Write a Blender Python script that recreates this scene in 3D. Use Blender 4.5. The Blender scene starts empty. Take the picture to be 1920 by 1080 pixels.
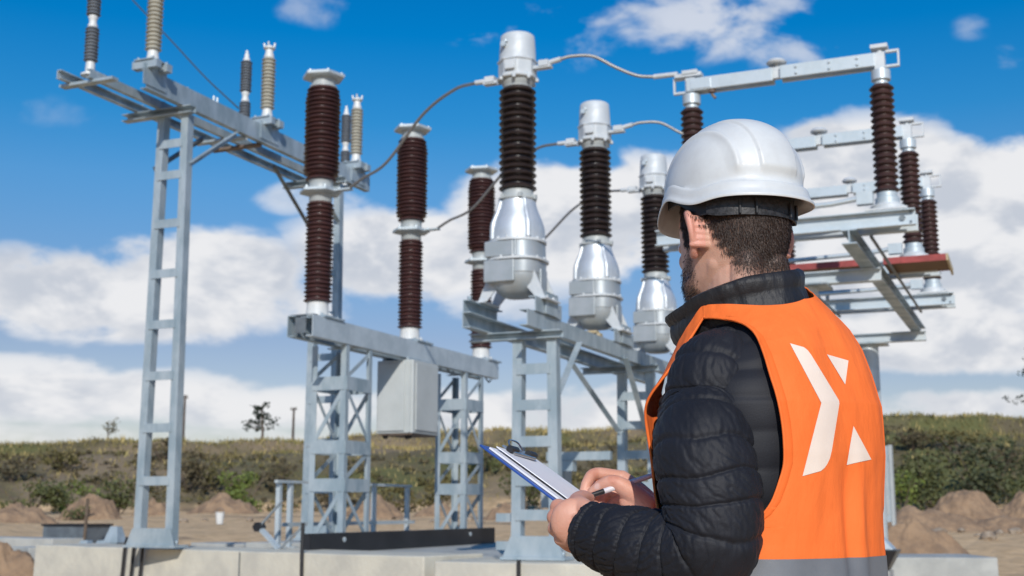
import bpy, bmesh, math, random
import numpy as np
from mathutils import Vector, Matrix, noise as mnoise
from mathutils.bvhtree import BVHTree

# ------------------------------------------------------------------ camera
PIT, YAW, EYE, FPX = math.radians(10.0), math.radians(23.0), 1.14, 2350.0
scene = bpy.context.scene
col = scene.collection
cam_d = bpy.data.cameras.new('camera')
cam = bpy.data.objects.new('camera', cam_d)
col.objects.link(cam)
scene.camera = cam
cam.location = (0, 0, EYE)
cam.rotation_euler = (math.radians(90) + PIT, 0, YAW)
cam_d.sensor_width = 36.0
cam_d.lens = FPX / 1920 * 36
cam_d.clip_start, cam_d.clip_end = 0.05, 3000
cam_d.dof.use_dof = True
cam_d.dof.focus_distance = 1.93
cam_d.dof.aperture_fstop = 9.5

SUN_EL = math.radians(29.5)
to_sun = Vector((0.44, -0.90, 0)).normalized()
to_sun = Vector((to_sun.x * math.cos(SUN_EL), to_sun.y * math.cos(SUN_EL), math.sin(SUN_EL)))
sun_d = bpy.data.lights.new('sun', 'SUN')
sun_d.energy = 3.6
sun_d.angle = math.radians(0.55)
sun_d.color = (1.0, 0.94, 0.86)
sun = bpy.data.objects.new('sun', sun_d)
col.objects.link(sun)
sun.rotation_euler = (-to_sun).to_track_quat('-Z', 'Y').to_euler()
sun.location = (8, -6, 14)

scene.view_settings.view_transform = 'Standard'
scene.view_settings.look = 'None'
scene.view_settings.exposure = 0.0
scene.view_settings.gamma = 1.0
scene.view_settings.use_curve_mapping = False
scene.render.engine = 'CYCLES'
scene.cycles.use_denoising = True
scene.cycles.max_bounces = 6
scene.cycles.sample_clamp_indirect = 6.0


def px_dir(px, py):
    """direction (world) of a direction in the sky measured on the photograph"""
    x = (px - 960) / FPX
    u = (540 - py) / FPX
    fy = math.cos(PIT) - u * math.sin(PIT)
    z = math.sin(PIT) + u * math.cos(PIT)
    c, s = math.cos(YAW), math.sin(YAW)
    return Vector((x * c - fy * s, x * s + fy * c, z)).normalized()


# ------------------------------------------------------------------ sky
world = bpy.data.worlds.new('World')
scene.world = world
world.use_nodes = True
wt = world.node_tree
wt.nodes.clear()


def NN(tree, typ, **kw):
    n = tree.nodes.new(typ)
    for k, v in kw.items():
        setattr(n, k, v)
    return n


def math_node(tree, op, a, b=None, c=None, clamp=False):
    n = tree.nodes.new('ShaderNodeMath')
    n.operation = op
    n.use_clamp = clamp
    for i, v in enumerate((a, b, c)):
        if v is None:
            continue
        if isinstance(v, (int, float)):
            n.inputs[i].default_value = v
        else:
            tree.links.new(v, n.inputs[i])
    return n.outputs[0]


def map_range(tree, v, a, b, c=0.0, d=1.0, smooth=True):
    n = tree.nodes.new('ShaderNodeMapRange')
    n.interpolation_type = 'SMOOTHSTEP' if smooth else 'LINEAR'
    n.inputs['From Min'].default_value = a
    n.inputs['From Max'].default_value = b
    n.inputs['To Min'].default_value = c
    n.inputs['To Max'].default_value = d
    tree.links.new(v, n.inputs['Value'])
    return n.outputs['Result']


def mix_rgb(tree, fac, a, b, blend='MIX'):
    n = tree.nodes.new('ShaderNodeMix')
    n.data_type = 'RGBA'
    n.blend_type = blend
    for i, v in ((0, fac), (6, a), (7, b)):
        if isinstance(v, (int, float)):
            n.inputs[i].default_value = v
        elif isinstance(v, tuple):
            n.inputs[i].default_value = v if len(v) == 4 else (*v, 1)
        else:
            tree.links.new(v, n.inputs[i])
    return n.outputs[2]


def build_sky():
    t = wt
    out = NN(t, 'ShaderNodeOutputWorld')
    bg = NN(t, 'ShaderNodeBackground')
    bg.inputs['Strength'].default_value = 0.095
    sky = NN(t, 'ShaderNodeTexSky', sky_type='NISHITA', sun_disc=False)
    sky.sun_elevation = SUN_EL
    sky.sun_rotation = math.atan2(to_sun.x, to_sun.y)
    sky.altitude = 200
    sky.air_density = 1.0
    sky.dust_density = 0.6
    sky.ozone_density = 2.0
    tc = NN(t, 'ShaderNodeTexCoord')
    sep = NN(t, 'ShaderNodeSeparateXYZ')
    t.links.new(tc.outputs['Generated'], sep.inputs[0])
    X, Y, Z = sep.outputs
    az = math_node(t, 'ARCTAN2', X, Y)
    el = math_node(t, 'ARCSINE', Z)
    # clear sky: deep polarised blue above, paler to the horizon
    ramp = NN(t, 'ShaderNodeValToRGB')
    e = ramp.color_ramp.elements
    e[0].position = 0.0
    e[0].color = (1.02, 0.80, 0.92, 1)
    e[1].position = 1.0
    e[1].color = (0.0, 0.66, 1.22, 1)
    for p, c in ((0.10, (0.95, 0.83, 0.86, 1)), (0.285, (0.74, 0.72, 0.84, 1)), (0.55, (0.40, 0.86, 1.14, 1)), (0.66, (0.15, 0.82, 1.2, 1)), (0.81, (0.004, 0.76, 1.26, 1))):
        k = e.new(p)
        k.color = c
    fac = map_range(t, el, 0.0, 0.46, smooth=False)
    t.links.new(fac, ramp.inputs[0])
    clear = mix_rgb(t, 1.0, sky.outputs[0], ramp.outputs[0], 'MULTIPLY')
    # cloud field: soft elliptical banks broken up by fractal noise
    comb = NN(t, 'ShaderNodeCombineXYZ')
    t.links.new(az, comb.inputs[0])
    t.links.new(math_node(t, 'MULTIPLY', el, 1.75), comb.inputs[1])
    n1 = NN(t, 'ShaderNodeTexNoise')
    n1.inputs['Scale'].default_value = 11.0
    n1.inputs['Detail'].default_value = 9.0
    n1.inputs['Roughness'].default_value = 0.55
    n1.inputs['Distortion'].default_value = 0.25
    t.links.new(comb.outputs[0], n1.inputs['Vector'])
    n2 = NN(t, 'ShaderNodeTexNoise')
    n2.inputs['Scale'].default_value = 26.0
    n2.inputs['Detail'].default_value = 6.0
    t.links.new(comb.outputs[0], n2.inputs['Vector'])
    banks = [  # centre px, radii px, weight
        (230, 560, 330, 85, 1.2), (390, 505, 210, 80, 1.2), (60, 520, 170, 60, 0.9), (560, 560, 120, 60, 0.8),
        (760, 480, 230, 90, 1.2), (1050, 420, 220, 120, 1.25), (1190, 380, 160, 100, 1.0), (960, 560, 200, 50, 0.6), (545, 372, 70, 32, 0.55), (640, 376, 60, 24, .48),
        (1620, 370, 240, 150, 1.4), (1820, 395, 270, 140, 1.4), (1650, 520, 340, 135, 1.4), (1540, 285, 130, 66, 1.1), (1800, 640, 270, 62, 1.25),
        (150, 740, 420, 58, .95), (480, 765, 330, 46, 0.85), (60, 695, 220, 34, 0.8), (1000, 775, 420, 46, .92), (1150, 745, 180, 30, .75), (1760, 765, 230, 38, .95), (1900, 805, 300, 26, .55), (200, 815, 700, 24, .55),
        (1330, 40, 210, 80, 0.62), (1500, 70, 150, 66, 0.50), (1250, 10, 300, 45, 0.55), (920, 55, 100, 50, 0.40), (1130, 90, 120, 50, 0.36), (590, 15, 90, 40, 0.28), (1825, 50, 44, 30, .24), (1895, 110, 54, 32, .25),
        (250, 250, 110, 40, 0.2), (90, 210, 130, 34, 0.17),
    ]
    tot = None
    for cx, cy, rx, ry, w in banks:
        d0, dx, dy = px_dir(cx, cy), px_dir(cx + rx, cy), px_dir(cx, cy - ry)
        a0, e0 = math.atan2(d0.x, d0.y), math.asin(d0.z)
        ra = abs(math.atan2(dx.x, dx.y) - a0)
        re = abs(math.asin(dy.z) - e0)
        u = math_node(t, 'MULTIPLY', math_node(t, 'SUBTRACT', az, a0), 1 / ra)
        v = math_node(t, 'MULTIPLY', math_node(t, 'SUBTRACT', el, e0), 1 / re)
        r2 = math_node(t, 'ADD', math_node(t, 'MULTIPLY', u, u), math_node(t, 'MULTIPLY', v, v))
        g = math_node(t, 'MULTIPLY', map_range(t, r2, 1.9, 0.0), w)
        tot = g if tot is None else math_node(t, 'MAXIMUM', tot, g)
    # scattered cloud elsewhere round the horizon, outside the photographed quarter
    dens = math_node(t, 'ADD', tot, math_node(t, 'MULTIPLY', math_node(t, 'SUBTRACT', n1.outputs[0], 0.5), 2.7))
    dens = math_node(t, 'ADD', dens, math_node(t, 'MULTIPLY', math_node(t, 'SUBTRACT', n2.outputs[0], 0.5), 0.7))
    mask = map_range(t, dens, 0.28, 0.80)
    mask = math_node(t, 'MULTIPLY', mask, map_range(t, tot, 0.02, 0.30))
    mask = math_node(t, 'MULTIPLY', mask, math_node(t, 'MINIMUM', math_node(t, 'MULTIPLY_ADD', tot, 1.05, 0.06), 0.97))
    # undersides: where the cloud is thicker just above, less light gets through
    off = NN(t, 'ShaderNodeVectorMath', operation='ADD')
    off.inputs[1].default_value = (-.010, .055, 0)
    t.links.new(comb.outputs[0], off.inputs[0])
    n3 = NN(t, 'ShaderNodeTexNoise')
    for k in ('Scale', 'Roughness', 'Distortion'):
        n3.inputs[k].default_value = n1.inputs[k].default_value
    n3.inputs['Detail'].default_value = 4.0
    t.links.new(off.outputs[0], n3.inputs['Vector'])
    shade = map_range(t, math_node(t, 'SUBTRACT', n3.outputs[0], n1.outputs[0]), -0.10, 0.13)
    shade = math_node(t, 'MULTIPLY', shade, map_range(t, dens, 0.45, 1.1, 0.35, 1.0))
    cloud = mix_rgb(t, shade, (9.0, 9.0, 9.15), (6.0, 6.4, 7.15))
    colr = mix_rgb(t, mask, clear, cloud)
    t.links.new(colr, bg.inputs['Color'])
    t.links.new(bg.outputs[0], out.inputs[0])


build_sky()

# ------------------------------------------------------------------ materials
MATS = {}


def mat(name, c1, c2=None, rough=0.5, metal=0.0, scale=6.0, detail=5.0, bump=0.0, bscale=None, rough2=None, spec=0.5, lo=0.35, hi=0.65, coat=0.0, stretch=None):
    m = bpy.data.materials.new(name)
    m.use_nodes = True
    t = m.node_tree
    p = t.nodes['Principled BSDF']
    p.inputs['Metallic'].default_value = metal
    p.inputs['Roughness'].default_value = rough
    p.inputs['Specular IOR Level'].default_value = spec
    p.inputs['Coat Weight'].default_value = coat
    c2 = c2 or tuple(x * 0.8 for x in c1)
    tc = NN(t, 'ShaderNodeTexCoord')
    vec = tc.outputs['Object']
    if stretch:
        mp = NN(t, 'ShaderNodeMapping')
        mp.inputs['Scale'].default_value = stretch
        t.links.new(vec, mp.inputs[0])
        vec = mp.outputs[0]
    n = NN(t, 'ShaderNodeTexNoise')
    n.inputs['Scale'].default_value = scale
    n.inputs['Detail'].default_value = detail
    n.inputs['Roughness'].default_value = 0.6
    t.links.new(vec, n.inputs['Vector'])
    f = map_range(t, n.outputs[0], lo, hi)
    t.links.new(mix_rgb(t, f, c1, c2), p.inputs['Base Color'])
    if rough2 is not None:
        t.links.new(map_range(t, n.outputs[0], lo, hi, rough, rough2), p.inputs['Roughness'])
    if bump:
        nb = NN(t, 'ShaderNodeTexNoise')
        nb.inputs['Scale'].default_value = bscale or scale * 4
        nb.inputs['Detail'].default_value = 6.0
        t.links.new(vec, nb.inputs['Vector'])
        b = NN(t, 'ShaderNodeBump')
        b.inputs['Strength'].default_value = 1.0
        b.inputs['Distance'].default_value = bump
        t.links.new(nb.outputs[0], b.inputs['Height'])
        t.links.new(b.outputs[0], p.inputs['Normal'])
    MATS[name] = m
    return m


mat('galvanised', (0.47, 0.54, 0.58), (0.30, 0.38, 0.43), rough=0.42, metal=0.35, scale=5.0, detail=10, stretch=(1, 1, .45), rough2=0.6, bump=0.0006, bscale=60)
mat('galvanised_bright', (0.60, 0.66, 0.69), (0.48, 0.55, 0.59), rough=0.4, metal=0.35, scale=4.0, rough2=0.55, bump=0.0005, bscale=60)
mat('steel_dark', (0.20, 0.23, 0.25), (0.15, 0.17, 0.19), rough=0.5, metal=0.4, scale=5)
mat('cast_alloy', (0.62, 0.65, 0.67), (0.52, 0.56, 0.59), rough=0.52, metal=0.12, scale=7, detail=9, rough2=0.65, bump=0.0012, bscale=40)
mat('silver_cone', (0.72, 0.75, 0.77), (0.60, 0.64, 0.67), rough=0.43, metal=0.55, scale=9, detail=9, rough2=0.5)
mat('grey_paint', (0.42, 0.45, 0.45), (0.37, 0.40, 0.41), rough=0.45, scale=4)
mat('tank_paint', (0.45, 0.48, 0.50), (0.36, 0.40, 0.42), rough=0.34, metal=0.35, scale=4, rough2=.45)
mat('brown_porcelain', (0.075, 0.032, 0.029), (0.052, 0.022, 0.021), rough=0.36, scale=7, rough2=0.5, coat=0.04)
mat('black_porcelain', (0.024, 0.017, 0.016), (0.036, 0.023, 0.020), rough=0.3, scale=7, rough2=0.45, coat=0.08)
mat('switch_porcelain', (0.062, 0.031, 0.027), (0.042, 0.021, 0.019), rough=0.34, scale=7, rough2=.5, coat=0.05)
mat('grey_porcelain', (0.42, 0.40, 0.33), (0.36, 0.34, 0.28), rough=0.3, scale=6)
mat('dark_polymer', (0.14, 0.155, 0.175), (0.11, 0.125, 0.145), rough=0.5, scale=6)
mat('white_cap', (0.70, 0.71, 0.70), (0.6, 0.62, 0.62), rough=0.4, scale=6)
mat('cabinet_paint', (0.50, 0.53, 0.53), (0.45, 0.48, 0.48), rough=0.4, scale=2.5, rough2=0.5)
mat('rubber_black', (0.018, 0.018, 0.02), rough=0.45, scale=10)
mat('black_paint', (0.012, 0.013, 0.016), (0.02, 0.021, 0.025), rough=0.38, scale=3)
mat('cable_aluminium', (0.36, 0.35, 0.34), (0.27, 0.27, 0.27), rough=0.45, metal=0.5, scale=60)
mat('thin_wire', (0.06, 0.08, 0.10), rough=0.5, scale=20)
mat('rust_bracket', (0.14, 0.10, 0.085), (0.2, 0.15, 0.11), rough=0.7, scale=12)
mat('concrete', (0.60, 0.57, 0.48), (0.48, 0.46, 0.40), rough=0.85, scale=2.2, detail=8, bump=0.006, bscale=18)
mat('concrete_grey', (0.44, 0.45, 0.43), (0.34, 0.35, 0.34), rough=0.85, scale=2.0, detail=8, bump=0.006, bscale=18)
mat('earth', (0.33, 0.22, 0.135), (0.21, 0.14, 0.09), rough=0.95, scale=2.6, detail=10, bump=0.06, bscale=5)
mat('rock', (0.36, 0.29, 0.22), (0.22, 0.17, 0.125), rough=0.9, scale=5, bump=0.02, bscale=9)
mat('board_face', (0.20, 0.115, 0.06), (0.12, 0.07, 0.04), rough=0.75, scale=3, stretch=(1, 8, 1))
mat('board_red', (0.40, 0.075, 0.070), (0.28, 0.055, 0.05), rough=0.7, scale=9)
mat('pale_timber', (0.52, 0.43, 0.28), (0.42, 0.34, 0.2), rough=0.75, scale=9)
mat('pole_wood', (0.16, 0.13, 0.11), (0.1, 0.085, 0.075), rough=0.9, scale=4)
mat('bark', (0.10, 0.075, 0.055), (0.16, 0.12, 0.09), rough=0.9, scale=12)
mat('leaf_dark', (0.065, 0.075, 0.027), (0.04, 0.048, 0.02), rough=0.7, scale=1.5)
mat('leaf_mid', (0.105, 0.115, 0.036), (0.065, 0.075, 0.025), rough=0.7, scale=1.5)
mat('leaf_bright', (0.16, 0.20, 0.038), (0.095, 0.13, 0.026), rough=0.7, scale=1.5)
mat('leaf_olive', (0.15, 0.125, 0.042), (0.095, 0.085, 0.03), rough=0.8, scale=1.2)
mat('leaf_brown', (0.125, 0.10, 0.052), (0.085, 0.07, 0.038), rough=0.85, scale=1.0)
mat('needle_dark', (0.028, 0.045, 0.026), (0.016, 0.028, 0.018), rough=0.8, scale=3)
mat('straw', (0.48, 0.37, 0.15), (0.31, 0.25, 0.10), rough=0.85, scale=0.6)
mat('grass_green', (0.19, 0.175, 0.06), (0.25, 0.20, 0.08), rough=0.85, scale=0.35)


# ------------------------------------------------------------------ mesh helpers
class MB:
    def __init__(self):
        self.v, self.f, self.s = [], [], []

    def add(self, vs, fs, smooth=False):
        o = len(self.v)
        self.v += [tuple(p) for p in vs]
        self.f += [tuple(i + o for i in f) for f in fs]
        self.s += [smooth] * len(fs)
        return self

    def bx(self, x0, x1, y0, y1, z0, z1):
        vs = [(x, y, z) for x in (x0, x1) for y in (y0, y1) for z in (z0, z1)]
        return self.add(vs, [(0, 1, 3, 2), (4, 6, 7, 5), (0, 4, 5, 1), (2, 3, 7, 6), (0, 2, 6, 4), (1, 5, 7, 3)])

    def sweep(self, prof, p, q, up=(0, 0, 1)):
        """closed 2D profile (side, up) carried straight from p to q"""
        p, q, up = Vector(p), Vector(q), Vector(up)
        d = (q - p).normalized()
        sd = d.cross(up)
        if sd.length < 1e-5:
            sd = d.cross(Vector((1, 0, 0)))
        sd.normalize()
        u = sd.cross(d)
        n = len(prof)
        vs = [p + sd * a + u * b for a, b in prof] + [q + sd * a + u * b for a, b in prof]
        fs = [(i, (i + 1) % n, n + (i + 1) % n, n + i) for i in range(n)]
        fs += [tuple(range(n - 1, -1, -1)), tuple(range(n, 2 * n))]
        return self.add(vs, fs)

    def bar(self, p, q, w, h, up=(0, 0, 1)):
        return self.sweep([(-w / 2, -h / 2), (w / 2, -h / 2), (w / 2, h / 2), (-w / 2, h / 2)], p, q, up)

    def chan(self, p, q, h, w, t=0.009, flip=1, up=(0, 0, 1)):
        """channel section: web at side 0, flanges reaching to side flip*w"""
        f = flip
        pr = [(0, 0), (f * w, 0), (f * w, t), (f * t, t), (f * t, h - t), (f * w, h - t), (f * w, h), (0, h)]
        if f < 0:
            pr = pr[::-1]
        return self.sweep(pr, p, q, up)

    def ibeam(self, p, q, h, w, t=0.01, up=(0, 0, 1)):
        a, c = w / 2, t / 2
        return self.sweep([(-a, 0), (a, 0), (a, t), (c, t), (c, h - t), (a, h - t), (a, h), (-a, h), (-a, h - t), (-c, h - t), (-c, t), (-a, t)], p, q, up)

    def angle(self, p, q, w, t=0.007, sx=1, sy=1, up=(0, 1, 0)):
        pr = [(0, 0), (sx * w, 0), (sx * w, sy * t), (sx * t, sy * t), (sx * t, sy * w), (0, sy * w)]
        if sx * sy < 0:
            pr = pr[::-1]
        return self.sweep(pr, p, q, up)

    def lathe(self, prof, c=(0, 0, 0), seg=36, sx=1.0, sy=1.0, power=2.0, rot=0.0, smooth=True):
        n = len(prof)
        vs, fs = [], []
        for r, z in prof:
            for k in range(seg):
                a = 2 * math.pi * k / seg
                ca, sa = math.cos(a), math.sin(a)
                m = (abs(ca) ** power + abs(sa) ** power) ** (-1 / power)
                x, y = r * m * ca * sx, r * m * sa * sy
                vs.append((c[0] + x * math.cos(rot) - y * math.sin(rot), c[1] + x * math.sin(rot) + y * math.cos(rot), c[2] + z))
        for i in range(n - 1):
            for k in range(seg):
                k2 = (k + 1) % seg
                fs.append((i * seg + k, i * seg + k2, (i + 1) * seg + k2, (i + 1) * seg + k))
        if prof[0][0] > 1e-6:
            fs.append(tuple(range(seg - 1, -1, -1)))
        if prof[-1][0] > 1e-6:
            fs.append(tuple((n - 1) * seg + k for k in range(seg)))
        return self.add(vs, fs, smooth)

    def tube(self, pts, r, seg=10, cap=True):
        pts = [Vector(p) for p in pts]
        rs = r if isinstance(r, (list, tuple)) else [r] * len(pts)
        vs, fs = [], []
        ref = Vector((0, 0, 1))
        prev = None
        for i, p in enumerate(pts):
            d = (pts[min(i + 1, len(pts) - 1)] - pts[max(i - 1, 0)]).normalized()
            if prev is None:
                a = d.cross(ref if abs(d.z) < 0.95 else Vector((1, 0, 0))).normalized()
            else:
                a = (prev - d * prev.dot(d)).normalized()
            prev = a
            b = d.cross(a)
            for k in range(seg):
                an = 2 * math.pi * k / seg
                vs.append(p + (a * math.cos(an) + b * math.sin(an)) * rs[i])
        for i in range(len(pts) - 1):
            for k in range(seg):
                k2 = (k + 1) % seg
                fs.append((i * seg + k, i * seg + k2, (i + 1) * seg + k2, (i + 1) * seg + k))
        if cap:
            fs.append(tuple(range(seg - 1, -1, -1)))
            fs.append(tuple((len(pts) - 1) * seg + k for k in range(seg)))
        return self.add(vs, fs, True)

    def cyl(self, p, q, r, seg=16):
        return self.tube([p, q], r, seg)

    def bolt(self, p, r=0.014, h=0.012, axis=(0, 0, 1)):
        p = Vector(p)
        return self.tube([p, p + Vector(axis) * h], r, 6)

    def build(self, name, m, parent=None, bevel=0.0, recalc=True):
        me = bpy.data.meshes.new(name)
        me.from_pydata(self.v, [], self.f)
        me.polygons.foreach_set('use_smooth', self.s)
        if recalc:
            bm = bmesh.new()
            bm.from_mesh(me)
            bmesh.ops.recalc_face_normals(bm, faces=bm.faces)
            for e in bm.edges:
                if len(e.link_faces) == 2 and e.calc_face_angle(0) > 0.9:
                    e.smooth = False
            bm.to_mesh(me)
            bm.free()
        me.update()
        o = bpy.data.objects.new(name, me)
        col.objects.link(o)
        if m is not None:
            me.materials.append(MATS[m] if isinstance(m, str) else m)
        if parent is not None:
            o.parent = parent
            o.matrix_parent_inverse = Matrix.Identity(4)
            off = root_loc(parent)
            if off.length > 0:
                me.transform(Matrix.Translation(-off))
        if bevel:
            b = o.modifiers.new('bevel', 'BEVEL')
            b.width = bevel
            b.segments = 2
            b.limit_method = 'ANGLE'
        return o


def root_loc(o):
    v = Vector((0, 0, 0))
    while o is not None:
        v += o.location
        o = o.parent
    return v


def tag(o, label=None, cat=None, group=None, kind=None):
    for k, v in (('label', label), ('category', cat), ('group', group), ('kind', kind)):
        if v:
            o[k] = v
    return o


def thing(name, label, cat, loc=(0, 0, 0), group=None):
    o = bpy.data.objects.new(name, None)
    o.empty_display_size = 0.2
    col.objects.link(o)
    o.location = loc
    return tag(o, label, cat, group)


def copy_tree(o, parent=None, delta=None):
    c = o.copy()
    col.objects.link(c)
    if parent is not None:
        c.parent = parent
    if delta is not None:
        c.location = o.location + Vector(delta)
    for ch in [x for x in bpy.data.objects if x.parent == o]:
        copy_tree(ch, c)
    return c


def sheds(rc, rs, z0, z1, n, alt=1.0):
    """profile of n porcelain sheds between z0 and z1"""
    pr = [(rc, z0)]
    p = (z1 - z0) / n
    for i in range(n):
        r = rs if i % 2 == 0 else rc + (rs - rc) * alt
        b = z0 + p * i
        pr += [(rc + .002, b + p * .10), (rc + (r - rc) * .55, b + p * .20), (r - .004, b + p * .30), (r, b + p * .40), (r - .003, b + p * .50), (rc + (r - rc) * .5, b + p * .72), (rc + .003, b + p * .92)]
    pr.append((rc, z1))
    return pr


def smooth_path(pts, n=8):
    """Catmull-Rom through pts"""
    P = [Vector(p) for p in pts]
    P = [P[0] * 2 - P[1]] + P + [P[-1] * 2 - P[-2]]
    out = []
    for i in range(1, len(P) - 2):
        a, b, c, d = P[i - 1:i + 3]
        for k in range(n):
            t = k / n
            out.append(0.5 * ((2 * b) + (c - a) * t + (2 * a - 5 * b + 4 * c - d) * t * t + (3 * b - a - 3 * c + d) * t ** 3))
    out.append(P[-2])
    return out
# ------------------------------------------------------------------ terrain
YC, YS = math.cos(YAW), math.sin(YAW)


def cam_xy(x, y):
    """lateral x and forward y (metres from the tripod) to world X, Y"""
    return (x * YC - y * YS, x * YS + y * YC)


def bank_top(px):
    xs = [-3000, 0, 300, 560, 700, 1000, 1250, 1480, 1660, 1800, 1950, 4500]
    ys = [836, 834, 832, 830, 822, 812, 806, 795, 786, 781, 788, 800]
    y = float(np.interp(px, xs, ys)) + 7.0 * mnoise.noise((px * .011, 7.7, 0)) + 2.2 * mnoise.noise((px * .035, 2.7, 0))
    return y


def sstep(a, b, x):
    t = min(1.0, max(0.0, (x - a) / (b - a)))
    return t * t * (3 - 2 * t)


def terrain_z(az, d):
    """ground height at azimuth az (radians right of the camera axis) and distance d"""
    base = 0.55 * sstep(15, 34, d) + 0.42 * sstep(30, 58, d)
    px = 960 + 2386 * math.tan(max(-1.2, min(1.2, az)))
    cz = 1.14 + (954 - bank_top(px)) / 2386 * 74 * math.cos(max(-.7, min(.7, az)))
    wob = 2.2 * mnoise.noise((az * 9, 3.3, 0))
    up = 0.78 * sstep(58 + wob, 70.5 + wob, d) + 0.03 * sstep(70, 71, d) + 0.19 * sstep(71.0 + wob, 71.9 + wob, d)
    back = 1.0 if abs(az) < 1.4 else 0.4
    z = base + (cz - 0.97) * up * back
    x, y = d * math.sin(az), d * math.cos(az)
    if d > 6:
        k = min(1.0, (d - 6) / 20)
        z += k * 0.10 * mnoise.noise((x * .35, y * .35, 1.7)) + k * 0.05 * mnoise.noise((x * 1.1, y * 1.1, 4.1))
    if 58 < d < 74:
        z += 0.35 * mnoise.noise((x * .22, y * .22, 8.8)) * sstep(58, 62, d) * (1 - sstep(69, 72, d)) * 1.3
    return z


def ground_at(X, Y):
    x, y = X * YC + Y * YS, -X * YS + Y * YC
    return terrain_z(math.atan2(x, y), math.hypot(x, y))


def build_ground():
    azs = list(np.radians(np.arange(-34, 34.01, 0.28))) + list(np.radians(np.arange(38, 322, 6)))
    ds = [0.0] + list(np.geomspace(0.8, 24, 26)) + list(np.arange(25, 57, 1.3)) + list(np.arange(57, 75, 0.45)) + list(np.geomspace(76, 900, 14))
    vs, fs = [], []
    n = len(azs)
    for d in ds:
        for a in azs:
            aa = a if a <= math.pi else a - 2 * math.pi
            X, Y = cam_xy(d * math.sin(a), d * math.cos(a))
            vs.append((X, Y, terrain_z(aa, d)))
    for i in range(len(ds) - 1):
        for k in range(n):
            k2 = (k + 1) % n
            fs.append((i * n + k, (i + 1) * n + k, (i + 1) * n + k2, i * n + k2))
    mb = MB()
    mb.add(vs, fs, True)
    m = bpy.data.materials.new('ground_earth')
    m.use_nodes = True
    t = m.node_tree
    p = t.nodes['Principled BSDF']
    p.inputs['Roughness'].default_value = 0.95
    geo = NN(t, 'ShaderNodeNewGeometry')
    sep = NN(t, 'ShaderNodeSeparateXYZ')
    t.links.new(geo.outputs['Position'], sep.inputs[0])
    nz = NN(t, 'ShaderNodeTexNoise')
    nz.inputs['Scale'].default_value = 0.35
    nz.inputs['Detail'].default_value = 8
    t.links.new(geo.outputs['Position'], nz.inputs['Vector'])
    nf = NN(t, 'ShaderNodeTexNoise')
    nf.inputs['Scale'].default_value = 3.0
    nf.inputs['Detail'].default_value = 8
    t.links.new(geo.outputs['Position'], nf.inputs['Vector'])
    sand = mix_rgb(t, map_range(t, nf.outputs[0], .35, .65), (0.72, 0.49, 0.27), (0.54, 0.36, 0.19))
    dirt = mix_rgb(t, map_range(t, nf.outputs[0], .35, .65), (0.25, 0.17, 0.105), (0.15, 0.105, 0.07))
    low = mix_rgb(t, map_range(t, nz.outputs[0], .55, .76), sand, dirt)
    scrub = mix_rgb(t, map_range(t, nz.outputs[0], .40, .62), (0.165, 0.135, 0.07), (0.10, 0.09, 0.038))
    scrub = mix_rgb(t, map_range(t, nf.outputs[0], .3, .7), scrub, (0.12, 0.095, 0.055))
    npt = NN(t, 'ShaderNodeTexNoise')
    npt.inputs['Scale'].default_value = 0.13
    npt.inputs['Detail'].default_value = 5
    t.links.new(geo.outputs['Position'], npt.inputs['Vector'])
    scrub = mix_rgb(t, map_range(t, npt.outputs[0], .53, .62), scrub, (0.225, 0.17, 0.105))
    scrub = mix_rgb(t, map_range(t, npt.outputs[0], .47, .38), scrub, (0.115, 0.115, 0.04))
    zz = math_node(t, 'ADD', sep.outputs[2], math_node(t, 'MULTIPLY', math_node(t, 'SUBTRACT', nz.outputs[0], .5), 1.2))
    c = mix_rgb(t, map_range(t, zz, 1.15, 1.7), low, scrub)
    t.links.new(c, p.inputs['Base Color'])
    b = NN(t, 'ShaderNodeBump')
    b.inputs['Distance'].default_value = 0.12
    t.links.new(nf.outputs[0], b.inputs['Height'])
    t.links.new(b.outputs[0], p.inputs['Normal'])
    o = mb.build('ground', m, recalc=False)
    tag(o, 'bare sandy building site ground rising to a scrubby bank', None, None, 'structure')


build_ground()
rng = random.Random(7)


def at(px, d):
    """world X, Y at distance d in the direction of a column of the photograph"""
    az = math.atan((px - 960) / 2386)
    return cam_xy(d * math.sin(az), d * math.cos(az))


# --- vegetation
def leaf_cloud(mb, c, rx, ry, rz, n, size, r, lobes=7, low=-0.6):
    """leaf-sized faces scattered through several uneven lobes"""
    L = []
    for _ in range(lobes):
        a = r.uniform(0, 6.28)
        L.append((c[0] + rx * .62 * math.cos(a) * r.random() ** .5, c[1] + ry * .62 * math.sin(a) * r.random() ** .5, c[2] + rz * r.uniform(low, .62), r.uniform(.30, .55)))
    for i in range(n):
        lx, ly, lz, s = L[i % lobes]
        v = Vector((r.gauss(0, 1), r.gauss(0, 1), r.gauss(0, 1))).normalized() * (r.random() ** .4)
        p = Vector((lx + v.x * rx * s, ly + v.y * ry * s, lz + v.z * rz * s))
        a = Vector((r.gauss(0, 1), r.gauss(0, 1), r.gauss(0, .7))).normalized()
        b = a.cross(Vector((r.gauss(0, 1), r.gauss(0, 1), r.gauss(0, 1)))).normalized()
        z = size * r.uniform(.6, 1.4)
        mb.add([p - a * z * .5, p + b * z * .3, p + a * z * .6, p - b * z * .3], [(0, 1, 2, 3)])


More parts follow.
